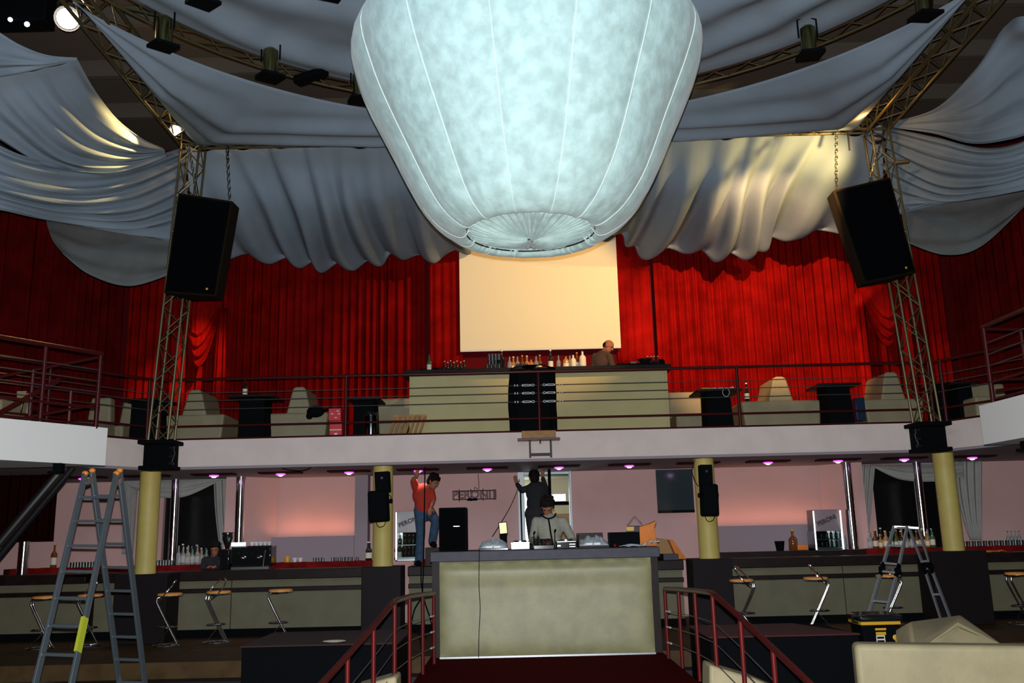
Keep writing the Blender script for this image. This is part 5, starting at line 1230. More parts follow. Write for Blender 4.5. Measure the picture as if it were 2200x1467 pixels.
b.ell((m+hw*0.6, yb(a.z-0.24), a.z-0.245), (0.028, 0.005, 0.03), 14, 8); b.prism([(m+hw*0.6-0.01, yb(a.z-0.28), a.z-0.265), (m+hw*0.6+0.022, yb(a.z-0.28), a.z-0.265), (m+hw*0.6+0.012, yb(a.z-0.28), a.z-0.31)], (0, 0.006, 0))
obj('yellow_labels', b, 'yellow', t)
b = MB()
for zz in (0.225, 0.262, 0.30, 0.345, 0.385): z = a.z-zz; b.box(m-0.065, m+0.03, yb(z)-0.002, yb(z)+0.006, z-0.009, z+0.006)
for xx in (-0.065, 0.022): b.box(m+xx, m+xx+0.008, yb(a.z-0.3)-0.006, yb(a.z-0.3)+0.004, a.z-0.39, a.z-0.22)
obj('white_label', b, 'label', t)

# ================================================================ LADDERS
def ladder_frame(b_r, b_g, top_l, top_r, foot_l, foot_r, n, rail_w=0.028, rail_d=0.07, first=0.28, t=None, names=('side_rail', 'rung'), m='alu', start=1):
    nrm = (V(foot_l)-V(top_l)).cross(V(top_r)-V(top_l)).normalized()
    for a, c in ((top_l, foot_l), (top_r, foot_r)):
        obj(names[0], MB().beam(a, c, rail_w, rail_d, up=nrm), m, t, bevel=0.004)
    L = (V(foot_l)-V(top_l)).length
    for i in range(start, n):
        f = (i*first)/L
        if f > 0.985: break
        p = V(top_l).lerp(V(foot_l), f); q = V(top_r).lerp(V(foot_r), f)
        obj(names[1], MB().beam(p, q, 0.05, 0.028, up=(0, 0, 1)), m, t, bevel=0.004)
TT = W(217, 1013, 10.0)
h = V((0.79, -0.30, 0)); s = V((0.62, 0.79, 0))
t = thing('step_ladder', 'tall aluminium A-frame ladder standing on the floor at the left', 'ladder', (TT.x, TT.y, 0))
def gpt(px, py, Y, z):                                   # a point on the picture ray of a foot, taken on the floor
    return W(px, py, Y)
tl = W(183, 1019, 9.9); tr = W(250, 1019, 9.8); fl = V((W(60, 1467, 8.7).x-0.05, 8.75, 0.0)); fr = V((W(140, 1467, 8.6).x, 8.6, 0.0))
def to_floor(a, b):                                      # extend the line a-b to z = 0
    d = b-a; return a+d*(-a.z/d.z)
fl = to_floor(tl, W(76, 1467, 8.9)); fr = to_floor(tr, W(155, 1463, 8.8))
ladder_frame(None, None, tl, tr, fl, fr, 14, t=t)
tl2 = W(198, 1013, 10.05); tr2 = W(257, 1013, 9.95); fl2 = to_floor(tl2, W(256, 1467, 11.0)); fr2 = to_floor(tr2, W(311, 1467, 10.9))
ladder_frame(None, None, tl2, tr2, fl2, fr2, 14, t=t)
for p in (tl, tr, tl2, tr2): obj('orange_cap', MB().ell(p+V((0, 0, 0.012)), (0.035, 0.035, 0.028), 12, 8), 'orange', t)
for p, q in ((tl, tl2), (tr, tr2)): obj('hinge_plate', MB().beam(p-V((0,0,0.09)), q-V((0,0,0.09)), 0.05, 0.07), 'steel', t, bevel=0.006)
d = (fl-tl).normalized(); e = (fr-tr).normalized()
obj('sticker', MB().beam(tr.lerp(fr, 0.50)-V((0, 0.018, 0)), tr.lerp(fr, 0.605)-V((0, 0.018, 0)), 0.034, 0.074, up=((fl-tl).cross(tr-tl)).normalized()), mat('yellow_green_sticker', (0.45, 0.50, 0.03), 0.5), t)
for a_, c_, u_ in ((tl, fl, 1), (tr, fr, -1), (tl2, fl2, 1), (tr2, fr2, -1)):
    p = a_.lerp(c_, 0.78); m_ = (tl.lerp(fl, 0.95)+tr.lerp(fr, 0.95))/2 if c_ in (fl, fr) else (tl2.lerp(fl2, 0.95)+tr2.lerp(fr2, 0.95))/2
    obj('brace', MB().beam(p, a_.lerp(c_, 0.93).lerp(m_, 0.6), 0.012, 0.03), 'alu', t)
for p in (fl, fr, fl2, fr2): obj('foot', MB().box(p.x-0.03, p.x+0.03, p.y-0.05, p.y+0.05, 0, 0.05), 'black', t, bevel=0.008)
# folding ladder at the right
M['lalu'] = mat('light_aluminium', (0.30, 0.32, 0.33), 0.4, metal=0.35)
t = thing('folding_ladder', 'small folding ladder with black joints standing before the right bar', 'ladder', (W(1945, 1300, 13.0).x, 13.0, FL))
def to_z(a, b, z): d = b-a; return a+d*((z-a.z)/d.z)
K = {k: W(*q) for k, q in dict(al=(1921, 1131, 13.2), ar=(1949, 1131, 13.05), bl=(1952, 1131, 13.25), br=(1973, 1134, 13.1)).items()}
jl = W(1895, 1222, 12.95); jr = W(1929, 1226, 12.8); kl = W(1985, 1218, 13.6); kr = W(1999, 1216, 13.5)
fl = to_z(jl, W(1868, 1312, 12.75), FL); fr = to_z(jr, W(1906, 1310, 12.6), FL); gl = to_z(kl, W(2004, 1276, 13.75), FL); gr = to_z(kr, W(2022, 1276, 13.65), FL)
for (a_, j_, c_) in ((K['al'], jl, fl), (K['ar'], jr, fr), (K['bl'], kl, gl), (K['br'], kr, gr)):
    obj('side_rail', MB().beam(a_, j_, 0.025, 0.055), 'lalu', t, bevel=0.004); obj('side_rail', MB().beam(j_, c_, 0.025, 0.055), 'lalu', t, bevel=0.004)
    obj('joint', MB().cyl(j_-V((0.035, 0, 0)), j_+V((0.035, 0, 0)), 0.042, n=16), 'black', t, bevel=0.006)
    obj('joint_sleeve', MB().beam(j_+(a_-j_).normalized()*0.10, j_+(c_-j_).normalized()*0.10, 0.03, 0.062), 'black', t, bevel=0.004)
    obj('foot', MB().box(c_.x-0.025, c_.x+0.025, c_.y-0.03, c_.y+0.03, FL, FL+0.04), 'black', t)
for (p0, p1, q0, q1) in ((K['al'], jl, K['ar'], jr), (jl, fl, jr, fr), (K['bl'], kl, K['br'], kr), (kl, gl, kr, gr)):
    for f in (0.03, 0.45, 0.86): obj('rung', MB().beam(p0.lerp(p1, f), q0.lerp(q1, f), 0.028, 0.028), 'lalu', t)
obj('top_plate', MB().beam(K['al']+V((0,0,0.0)), K['br']+V((0,0,0)), 0.10, 0.025), 'steel', t)

# slanting stair at the far left
t = thing('metal_stair', 'dark slanting metal stair rising to the balcony at the far left', 'stair', (-7.0, 12.5, 0))
def stri(px0, py0, px1, py1, Y, r, m):
    a = W(px0, py0, Y); c = W(px1, py1, Y)
    return MB().beam(a, c, 0.06, r, up=(0, 1, 0)) if False else MB().cyl(a, c, r, n=16)
A_ = W(150, 1003, 12.4); B_ = W(-140, 1330, 12.4)
obj('stringer', MB().cyl(W(137, 1004, 12.6), to_floor(W(137, 1004, 12.6), W(0, 1165, 12.6)), 0.058, n=16), 'steel', t)
obj('stringer', MB().cyl(W(157, 1004, 12.3), to_floor(W(157, 1004, 12.3), W(0, 1193, 12.3)), 0.045, n=16), 'blackm', t)
for k in range(9):
    p = W(137, 1004, 12.6).lerp(to_floor(W(137, 1004, 12.6), W(0, 1165, 12.6)), (k+0.8)/10)
    if k > 99: obj('tread', MB().box(p.x-0.62, p.x-0.38, 12.6, 13.4, p.z-0.02, p.z+0.02), 'dkwood', t)
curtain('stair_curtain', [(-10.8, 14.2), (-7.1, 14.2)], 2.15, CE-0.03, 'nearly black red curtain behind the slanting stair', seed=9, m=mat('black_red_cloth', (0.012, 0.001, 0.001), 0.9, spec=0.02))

# ================================================================ BAR STOOLS
def make_stool():
    t = thing('bar_stool', 'x', 'stool', (0, 0, 0)); k = dict(local=True)
    H = 0.73
    b = MB().lathe([(0.15, H-0.015), (0.175, H-0.005), (0.18, H+0.008), (0.165, H+0.02), (0.001, H+0.026)], n=28); obj('seat', b, 'seat', t, **k)
    obj('seat_ring', MB().tube([V((0.178*math.cos(a), 0.178*math.sin(a), H-0.018)) for a in [2*PI*i/32 for i in range(32)]], 0.011, 8, True), 'chrome', t, **k)
    for s_ in (-1, 1):
        obj('leg', MB().tube(cat_pts([(-0.02, s_*0.045, H-0.03), (-0.15, s_*0.045, H-0.035), (-0.175, s_*0.045, H-0.07), (-0.15, s_*0.045, H-0.16), (0.1, s_*0.045, 0.09), (0.13, s_*0.045, 0.03), (0.05, s_*0.06, 0.012)], 30), 0.015, 10), 'chrome', t, **k)
    obj('foot_rest', MB().tube([V((-0.02+0.14*math.cos(a), 0.10*math.sin(a), 0.27)) for a in [2*PI*i/28 for i in range(28)]], 0.009, 8, True), 'chrome', t, **k)
    obj('base_ring', MB().tube([V((-0.02+0.19*math.cos(a), 0.19*math.sin(a), 0.012)) for a in [2*PI*i/36 for i in range(36)]], 0.011, 8, True), 'chrome', t, **k)
    obj('strut', MB().cyl((0.035, 0, 0.26), (-0.17, 0, 0.02), 0.006, n=8), 'chrome', t, **k)
    R_ = Matrix.Rotation(math.radians(-52), 3, 'Y')
    ringp = [V((-0.04, 0, H+0.05))+R_@V((0.19*math.cos(a), 0.17*math.sin(a), 0)) for a in [2*PI*i/36 for i in range(36)]]
    obj('back_hoop', MB().tube(ringp, 0.011, 8, True), 'chrome', t, **k)
    return t
st = make_stool()
spots = [(98, 13.9, 0.15, 'orange-seated chrome stool at the far left, seen through the ladder feet', False), (195, 14.1, 0.6, 'orange-seated chrome stool right behind the tall ladder', True), (365, 13.9, 0.35, 'orange-seated chrome stool half hidden by the leftmost pedestal', True),
         (470, 14.15, 0.75, 'orange-seated chrome stool with a hoop back, centre of the left bar', True), (603, 14.2, 0.2, 'orange-seated chrome stool without a hoop back, nearest the mid-left column', False),
         (1595, 14.0, PI-0.5, 'orange-seated chrome stool just right of the mid-right pedestal', True), (1755, 14.1, PI-0.15, 'orange-seated chrome stool in the middle of the right bar', True),
         (1912, 14.3, PI-0.2, 'orange-seated chrome stool behind the folding ladder', True), (2192, 14.1, 0.3, 'orange-seated chrome stool cut by the right picture edge', False)]
for i, (px, Y, rz, lab, hoop) in enumerate(spots):
    o = st if i == 0 else dup(st, (0, 0, 0))
    o['label'] = lab; o['group'] = 'bar stools along the lower bar'
    o.location = (W(px, 1277, Y).x, Y, FL); o.rotation_euler = (0, 0, rz)
for o in list(COL.objects):
    if o.name.startswith('bar_stool') and o.parent is None:
        i = 0
for i, s_ in enumerate(spots):
    if not s_[4]:
        rt = [o for o in COL.objects if o.get('label') == s_[3]][0]
        for ch in list(rt.children):
            if ch.name.startswith('back_hoop'): bpy.data.objects.remove(ch)

# ================================================================ LIGHT FIXTURES
def par_can(loc, label, tilt=0.0, rz=0.0, s=1.0):
    t = thing('par_can', label, 'spotlight', loc, 'hanging spotlights around the ring truss')
    x, y, z = loc; Rm = Matrix.Rotation(rz, 3, 'Z') @ Matrix.Rotation(tilt, 3, 'X')
    b = MB().lathe([(0.06*s, 0.0), (0.095*s, -0.03*s), (0.10*s, -0.1*s), (0.10*s, -0.36*s)], (x, y, z-0.12*s), 20, Rm)
    obj('barrel', b, mat('brass_green_barrel', (0.22, 0.20, 0.08), 0.2, metal=1.0), t)
    c = V((x, y, z-0.12*s))+Rm@V((0, 0, -0.37*s))
    obj('gel_frame', MB().obox(c, (0.29*s, 0.29*s, 0.035*s), Rm@Matrix.Rotation(0.5, 3, 'Z')), 'black', t)
    obj('yoke', MB().tube([V((x-0.12*s, y, z-0.28*s)), V((x-0.12*s, y, z-0.03)), V((x, y, z+0.02)), V((x+0.12*s, y, z-0.03)), V((x+0.12*s, y, z-0.28*s))], 0.012, 6), 'black', t)
    return t
for px, py, rz, lab in ((350, 100, 0.3, 'shiny spotlight can with square black frame, leftmost full one on the ring'), (580, 165, 0.2, 'spotlight can with square black frame, second from the left on the ring'), (772, 215, -0.1, 'spotlight can half hidden by the left edge of the balloon'),
                        (1740, 118, -0.5, 'spotlight can with square black frame on the right part of the ring'), (1990, 35, -0.3, 'spotlight can beside the right truss at the top edge'), (436, 6, 0.3, 'spotlight can cut by the top edge, left of the balloon'), (706, -12, 0.0, 'spotlight frame barely visible at the top edge, nearest the balloon')):
    q = Wz(px, py, ZT-0.42)
    par_can((q.x, q.y, ZT+0.10), lab, 0.12, rz)
q = Wz(668, 168, ZT-0.05)
t = thing('flood_bar', 'flat black flood fixture hanging from the ring left of the balloon', 'spotlight', (q.x, q.y, ZT))
obj('housing', MB().obox((q.x, q.y, ZT-0.02), (0.5, 0.16, 0.09), Matrix.Rotation(math.radians(-28), 3, 'Z')), 'black', t, bevel=0.01)
obj('bracket', MB().cyl((q.x, q.y, ZT), (q.x, q.y, ZT+0.14), 0.012, n=6), 'black', t)
# bright lamps on the trusses
def flood(p, aim, label, r, em, power, col, size=50, light=True):
    t = thing('flood_lamp', label, 'lamp', p)
    p = V(p); d = (V(aim)-p).normalized(); Rm = d.to_track_quat('-Z', 'Y').to_matrix()
    obj('housing', MB().lathe([(r*0.5, r*1.6), (r*0.9, r*1.0), (r*1.25, 0.0), (r*1.15, 0.01), (r*0.85, r*0.9)], p, 20, Rm), 'blackm', t)
    obj('yoke', MB().tube([p+V((-r*1.3, 0, 0)), p+V((-r*1.3, 0.04, r*1.8)), p+V((0, 0.06, r*2.4)), p+V((r*1.3, 0.04, r*1.8)), p+V((r*1.3, 0, 0))], 0.009, 6), 'blackm', t)
    obj('clamp', MB().cyl(p+V((0, 0.06, r*2.3)), p+V((0, 0.16, 0.45 if r > 0.1 else r*2.3+0.1)), 0.012, n=6), 'blackm', t)
    obj('lens', MB().ell(p+d*(-0.01), (r, r, r*0.5), 16, 10, Rm), em, t)
    if light: lamp('flood_light', 'SPOT', p+d*(r*0.6+0.03), power, col, aim, spot_size=math.radians(size), spot_blend=0.5, shadow_soft_size=0.04)
EM = mat('warm_lamp_glow', (1, 0.9, 0.7), 0.3, emit=(1.0, 0.88, 0.72), estr=14)
p = W(145, 40, 10.6); flood(p, p+V((1.6, -3, -1.2)), 'glaring square flood lamp in the upper left corner', 0.13, EM, 60, (1, 0.7, 0.4), 90)
p = W(377, 280, 13.35); flood(p, p+V((0.35, -1.0, -0.25)), 'glaring round lamp at the head of the left tower', 0.075, EM, 0, (1, 0.7, 0.3), light=False)
lamp('tower_light', 'SPOT', p+V((-0.05, -0.3, 0.05)), 330, (1.0, 0.66, 0.22), W(280, 292, 12.6), spot_size=math.radians(70), spot_blend=0.6, shadow_soft_size=0.03)
lamp('tower_light', 'POINT', p+V((0.28, -0.3, 0.12)), 14, (1.0, 0.55, 0.15), shadow_soft_size=0.05)
p = W(1884, 300, 13.45); flood(p, W(1740, 330, 14.4), 'lamp strapped inside the head of the right tower', 0.06, EM, 0, (1, 0.66, 0.22), light=False)
lamp('tower_light', 'SPOT', p+V((-0.15, -0.5, -0.45)), 420, (1.0, 0.66, 0.22), W(1660, 385, 14.5), spot_size=math.radians(92), spot_blend=0.8, shadow_soft_size=0.04)
lamp('tower_light', 'POINT', p+V((-0.35, -0.4, 0.20)), 14, (1.0, 0.5, 0.12), shadow_soft_size=0.05)
t = thing('lamp_box', 'dark fixture box carrying small lamps in the upper left corner', 'fixture', W(40, 40, 10.8))
p = W(40, 30, 10.8); obj('housing', MB().box(p.x-0.6, p.x+0.45, 10.62, 10.9, p.z-0.2, p.z+0.35), 'black', t, bevel=0.02)
for px, py, r in ((22, 42, 0.03), (58, 52, 0.035)):
    q = W(px, py, 10.58); obj('small_lamp', MB().ell(q, (r, 0.03, r), 10, 8), mat('cool_glow', (0.8, 0.9, 1), 0.3, emit=(0.8, 0.95, 1), estr=2.0), t)
obj('hanger', MB().cyl((p.x, 10.75, p.z+0.3), (p.x, 10.75, 10.0), 0.02, n=8), 'black', t)

# ================================================================ HUNG SPEAKERS
def chain(p, q, n, parent=None, m='chainm'):
    b = MB(); p = V(p); q = V(q); d = (q-p); 
    for i in range(n):
        c = p+d*((i+0.5)/n); ax = d.normalized(); sd = ax.orthogonal().normalized(); sd = Matrix.Rotation(PI/2*(i % 2), 3, ax)@sd
        L_ = d.length/n*0.68
        b.tube([c+ax*L_*math.cos(a)+sd*L_*0.42*math.sin(a) for a in [2*PI*k/10 for k in range(10)]], L_*0.13, 5, True)
    return obj('chain', b, m, parent)
def hung(corners, Y0, Y1, label, side):
    # front face given by picture corners tl,tr,br,bl with depths, thickness away from the viewer
    tl, tr, br, bl = [W(*c) for c in corners]
    n = (tr-tl).cross(bl-tl).normalized()
    if n.y < 0: n = -n
    D = n*0.42; sh = 0.10
    c = (tl+tr+br+bl)/4
    t = thing('hung_loudspeaker', label, 'loudspeaker', c)
    u = (tr-tl)
    b = MB(); b.add([tl, tr, br, bl, tl+D+u*0.18, tr+D-u*0.18, br+D-u*0.18, bl+D+u*0.18], [(0,1,2,3),(7,6,5,4),(0,4,5,1),(1,5,6,2),(2,6,7,3),(3,7,4,0)])
    obj('cabinet', b, mat('speaker_carpet', (0.010, 0.007, 0.003), 0.85, spec=0.1), t, bevel=0.012)
    g = MB(); e = 0.04
    def L(a_, b_): return tl+(tr-tl)*a_+(bl-tl)*b_+((br-bl)-(tr-tl))*a_*b_
    g.prism([L(e, e*0.6)-n*0.012, L(1-e, e*0.6)-n*0.012, L(1-e, 1-e*0.6)-n*0.012, L(e, 1-e*0.6)-n*0.012], n*0.012)
    obj('grille', g, MATS['speaker_grille'], t)
    obj('badge', MB().obox(L(0.82, 0.93)-n*0.016, (0.03, 0.004, 0.03), Matrix.Rotation(0, 3, 'X')), 'yellow', t)
    p1 = tl+D*0.5+u*0.2; p2 = tl+D*0.55+u*0.78
    return t, p1, p2
t, p1, p2 = hung([(383, 414, 13.1), (500, 432, 12.8), (464, 637, 12.9), (352, 630, 13.2)], 0, 0, 'big black loudspeaker hanging from chains beside the left tower', -1)
chain(p1, W(405, 312, 13.5), 15, t); chain(p2, W(487, 300, 13.6), 18, t)
t, p1, p2 = hung([(1790, 409, 12.8), (1913, 380, 13.1), (1969, 586, 13.2), (1857, 610, 12.9)], 0, 0, 'big black loudspeaker hanging from chains beside the right tower', 1)
chain(p1, W(1797, 264, 13.6), 20, t); chain(p2, W(1900, 280, 13.5), 16, t)
for px, py, l, lab in ((491, 300, 0.42, 'short dark bar hanging from the truss by the left speaker chain'), (1820, 270, 0.42, 'short dark bar hanging from the truss by the right speaker chain')):
    p = W(px, py, 13.55); tag(obj('hanging_bar', MB().cyl(p+V((0, 0, 0.12)), p-V((0, 0, l)), 0.016, n=8), 'blackm', origin=p), lab, 'bar')
p = W(1928, 350, 13.5)
t = thing('small_projector', 'small brass-ended spotlight clamped to the right tower', 'spotlight', p)
obj('barrel', MB().cyl(p+V((-0.02, 0, 0.0)), p+V((0.13, -0.12, -0.03)), 0.035, n=12), 'truss', t); obj('arm', MB().cyl(p+V((-0.22, 0.1, 0.02)), p+V((0.03, 0, 0.02)), 0.01, n=6), 'truss', t)

# ================================================================ SCANNER HEADS ON THE MID COLUMNS
def scanner(px0, px1, py0, py1, label, tilt):
    Y = 13.95; a = W(px0, py0, Y); c = W(px1, py1, Y); m = (a.x+c.x)/2; H = a.z-c.z; w_ = (c.x-a.x)
    t = thing('scanner_light', label, 'stage light', (m, Y, c.z), 'stage lights on the middle columns')
    Rm = Matrix.Rotation(tilt, 3, 'Y')
    obj('ballast_box', MB().obox((m-tilt*0.6, Y+0.03, a.z-H*0.2), (w_*0.62, 0.2, H*0.42), Rm), 'black', t, bevel=0.01)
    obj('lamp_head', MB().obox((m+tilt*0.4, Y-0.02, c.z+H*0.32), (w_*0.84, 0.26, H*0.62), Rm), 'black', t, bevel=0.035, seg=3)
    for s_ in (-1, 1): obj('yoke_knob', MB().cyl((m+s_*w_*0.40, Y-0.02, c.z+H*0.42), (m+s_*w_*0.52, Y-0.02, c.z+H*0.42), 0.035, n=14), 'black', t)
    obj('cable_loop', MB().tube(cat_pts([(m-0.07, Y, c.z+0.03), (m-0.03, Y, c.z-0.06), (m+0.05, Y, c.z-0.05), (m+0.09, Y, c.z+0.03)], 14), 0.006, 6), 'black', t)
    obj('cable_loop', MB().tube(cat_pts([(m+w_*0.36, Y, c.z+H*0.55), (m+w_*0.46, Y, c.z+H*0.5), (m+w_*0.44, Y, c.z+H*0.42)], 10), 0.006, 6), 'black', t)
    obj('mount', MB().box(m-0.03, m+0.03, Y+0.05, 14.22, c.z+H*0.6, c.z+H*0.7), 'black', t)
    b = MB(); b.cyl((m-tilt*0.6, Y-0.08, a.z-H*0.12), (m-tilt*0.6, Y-0.075, a.z-H*0.12), 0.02, n=12); b.ell((m, Y-0.08, a.z-H*0.3), 0.009); obj('marks', b, 'blackm', t)
scanner(793, 842, 1015, 1122, 'black stage light fixed on the mid-left ochre column', -0.05)
scanner(1496, 1545, 1000, 1110, 'black stage light fixed on the mid-right ochre column', 0.02)
tag(obj('fixture_cable', MB().tube(cat_pts([W(1493, 988, 14.1), W(1487, 1010, 14.0), W(1492, 1030, 13.95), W(1500, 1045, 13.95)], 16), 0.006, 6), 'black'), 'thin cable from the balcony to the mid-right stage light', 'cable')
tag(obj('ceiling_cable', MB().tube(cat_pts([Wz(606, 1006, CE-0.03), Wz(625, 1010, CE-0.08), Wz(650, 1011, CE-0.08), Wz(668, 1005, CE-0.03)], 16), 0.008, 6), 'black'), 'loose black cable looping under the balcony ceiling', 'cable')
# ================================================================ PEOPLE
def limb(b, pts, rs):
    for i in range(len(pts)-1): b.capsule(pts[i], rs[i], pts[i+1], rs[i+1], 12)
def hand(b, wr, d, n, side=1, curl=0.5, s=1.0):
    """wr wrist, d towards fingertips, n palm normal"""
    d = V(d).normalized(); n = (V(n)-d*V(n).dot(d)).normalized(); x = d.cross(n)*side; wr = V(wr)
    Rm = Matrix((x, d, n)).transposed()
    b.ell(wr+d*0.05*s, (0.038*s, 0.052*s, 0.016*s), 12, 8, Rm)
    for k, (o, l) in enumerate(((-0.028, 0.068), (-0.010, 0.078), (0.010, 0.073), (0.028, 0.058))):
        p = wr+d*0.085*s+x*o*s; q = p+(d*math.cos(curl*0.6)-n*-1*math.sin(curl*0.6)*-1)*l*0.5*s
        dd = (d*math.cos(curl*1.5)+n*math.sin(curl*1.5)); r_ = q+dd*l*0.5*s
        b.capsule(p, 0.0095*s, q, 0.009*s, 8); b.capsule(q, 0.009*s, r_, 0.008*s, 8)
    p = wr+d*0.025*s-x*0.032*s; q = p-x*0.028*s+d*0.028*s; b.capsule(p, 0.012*s, q, 0.010*s, 8); b.capsule(q, 0.010*s, q+d*0.028*s+n*0.008, 0.0085*s, 8)
def fin(o, vox=0.008):
    r = o.modifiers.new('remesh', 'REMESH'); r.mode = 'VOXEL'; r.voxel_size = vox; r.use_smooth_shade = True
    s_ = o.modifiers.new('smooth', 'SMOOTH'); s_.factor = 0.5; s_.iterations = 3
    return o
def head_parts(b, c, f, up, s=1.0):
    """c head centre, f facing, up"""
    f = V(f).normalized(); u = (V(up)-f*V(up).dot(f)).normalized(); x = f.cross(u)
    Rm = Matrix((x, f, u)).transposed()
    P = lambda a, b_, c_: c+x*a*s+f*b_*s+u*c_*s
    b.ell(P(0, -0.008, 0.025), (0.076*s, 0.095*s, 0.088*s), 20, 14, Rm)
    b.ell(P(0, 0.020, -0.045), (0.058*s, 0.066*s, 0.070*s), 16, 12, Rm)
    b.ell(P(0, 0.055, -0.092), (0.026*s, 0.024*s, 0.020*s), 10, 8, Rm)
    b.capsule(P(0, 0.086, 0.010), 0.010*s, P(0, 0.106, -0.026), 0.015*s, 8)
    b.ell(P(0, 0.080, -0.062), (0.026*s, 0.012*s, 0.009*s), 10, 6, Rm)
    for sd in (-1, 1):
        b.ell(P(sd*0.078, -0.005, -0.010), (0.010*s, 0.022*s, 0.032*s), 10, 8, Rm)
        b.ell(P(sd*0.030, 0.078, 0.022), (0.026*s, 0.012*s, 0.010*s), 10, 6, Rm)
    return Rm, P
def person(name, label, J, cfg):
    base = V(J['base'])
    b = MB(); g = V
    hc = V(J['head']); f = V(J['face']); up = V(J.get('up', (0, 0, 1)))
    hs = cfg.get('hs', 1.0); Rm, P = head_parts(b, hc, f, up, hs)
    neck = V(J['neck']); ch = V(J['chest']); pv = V(J['pelvis'])
    b.capsule(P(0, -0.02, -0.06), 0.055, neck, 0.062, 12)
    sh = (V(J['shL'])-V(J['shR'])).normalized(); fw = V(J.get('front', f)); fw = (fw-sh*fw.dot(sh)).normalized(); uu = sh.cross(fw)
    Rt = Matrix((sh, fw, uu)).transposed()
    tors = [(ch, (0.155, 0.11, 0.17)), (ch.lerp(pv, 0.5), (0.135, 0.10, 0.16)), (pv, (0.155, 0.115, 0.13)), (neck.lerp(ch, 0.35), (0.13, 0.08, 0.08))]
    k = cfg.get('build', 1.0)
    for c, r in tors: b.ell(c, V(r)*k, 18, 12, Rt)
    for s_ in 'LR':
        limb(b, [V(J['sh'+s_]), V(J['el'+s_]), V(J['wr'+s_])], [0.050, 0.038, 0.026])
        b.capsule(V(J['sh'+s_]), 0.055, neck.lerp(ch, 0.4), 0.06, 10)
        d = V(J.get('hd'+s_, V(J['wr'+s_])-V(J['el'+s_])))
        hand(b, V(J['wr'+s_]), d, V(J.get('hn'+s_, (0, 1, 0))), 1 if s_ == 'L' else -1, J.get('curl'+s_, 0.5))
        limb(b, [pv+sh*(0.085 if s_ == 'L' else -0.085), V(J['kn'+s_]), V(J['an'+s_])], [0.085, 0.056, 0.040])
        to = V(J['to'+s_]); b.capsule(V(J['an'+s_])-V((0,0,0.02)), 0.038, to, 0.030, 10)
    body = fin(obj(name, b, 'skin', origin=base), 0.007)
    tag(body, label, 'person')
    # shirt
    b = MB()
    for c, r in tors: b.ell(c, V(r)*k*1.10, 18, 12, Rt)
    b.ell(pv, V((0.165, 0.125, 0.10))*k, 16, 10, Rt)
    for s_ in 'LR':
        b.capsule(V(J['sh'+s_]), 0.066, neck.lerp(ch, 0.45), 0.068, 10)
        e = V(J['el'+s_]); w_ = V(J['wr'+s_]); s0 = V(J['sh'+s_])
        if cfg.get('short'): b.capsule(s0, 0.066, s0.lerp(e, 0.75), 0.060, 12)
        else: limb(b, [s0, e, e.lerp(w_, 0.93)], [0.067, 0.055, 0.040])
    if cfg.get('collar'): b.capsule(neck.lerp(ch, 0.1), 0.068, neck+V((0,0,0.01)), 0.066, 12)
    sm = cfg['shirt']; o = fin(obj(cfg.get('shirt_name', 'shirt'), b, sm, body), 0.009)
    # trousers
    b = MB(); b.ell(pv-uu*0.03, V((0.165, 0.125, 0.13))*k, 16, 10, Rt)
    for s_ in 'LR': limb(b, [pv+sh*(0.085 if s_ == 'L' else -0.085), V(J['kn'+s_]), V(J['kn'+s_]).lerp(V(J['an'+s_]), 0.97)], [0.098, 0.074, 0.070])
    fin(obj('trousers', b, cfg['pants'], body), 0.010)
    for s_ in 'LR':
        b = MB(); an = V(J['an'+s_]); to = V(J['to'+s_]); b.capsule(an-V((0,0,0.025)), 0.052, to, 0.040, 12)
        fin(obj('shoe', b, 'black', body), 0.009)
    # hair
    if cfg.get('hair', 'full'):
        b = MB()
        rr = random.Random(len(name)+int(hc.x*100))
        if cfg.get('hair', 'full') in ('full', 'long'):
            b.ell(P(0, -0.022, 0.042), (0.088, 0.100, 0.092), 18, 12, Rm); b.ell(P(0, -0.050, -0.005), (0.085, 0.068, 0.090), 16, 10, Rm)
            for i in range(46):
                th = rr.uniform(0, 2*PI); el = rr.uniform(0.05, 1.35)
                d = V((math.cos(th)*math.cos(el), math.sin(th)*math.cos(el), math.sin(el)))
                if d.y > 0.2 and d.z < 0.42: continue
                c0 = P(d.x*0.083, -0.022+d.y*0.096, 0.045+d.z*0.090)
                b.ell(c0, rr.uniform(0.014, 0.026), 8, 6)
            for i in range(9):                                      # fringe
                x_ = -0.064+0.016*i; b.capsule(P(x_, 0.062-abs(x_)*0.35, 0.098), 0.018, P(x_*1.1+rr.uniform(-0.006, 0.006), 0.088-abs(x_)*0.55, 0.052+rr.uniform(-0.008, 0.010)), 0.010, 8)
            for sd in (-1, 1): b.capsule(P(sd*0.078, 0.015, 0.055), 0.020, P(sd*0.080, 0.012, -0.005), 0.010, 8)
        if cfg.get('hair') == 'long':
            b.ell(P(0, -0.05, -0.05), (0.090, 0.060, 0.12), 16, 10, Rm)
            for sd in (-1, 1): b.capsule(P(sd*0.080, 0.0, 0.03), 0.028, P(sd*0.078, 0.0, -0.10), 0.022, 8)
        elif cfg.get('hair', 'full') == 'full': pass
        else:
            b.ell(P(0, -0.052, 0.0), (0.081, 0.055, 0.062), 16, 10, Rm)
        fin(obj('hair', b, 'hair', body), 0.007)
    b = MB()
    for sd in (-1, 1): b.ell(P(sd*0.030, 0.086, 0.008), (0.011, 0.006, 0.006), 8, 6, Rm)
    obj('eyes', b, 'hair', body)
    return body, P
grey = mat('oatmeal_knit', (0.34, 0.33, 0.26), 0.9, var=0.15, vscale=20, bump=0.3, bscale=120)
jeans = mat('blue_denim', (0.035, 0.085, 0.15), 0.85, var=0.4, vscale=10)
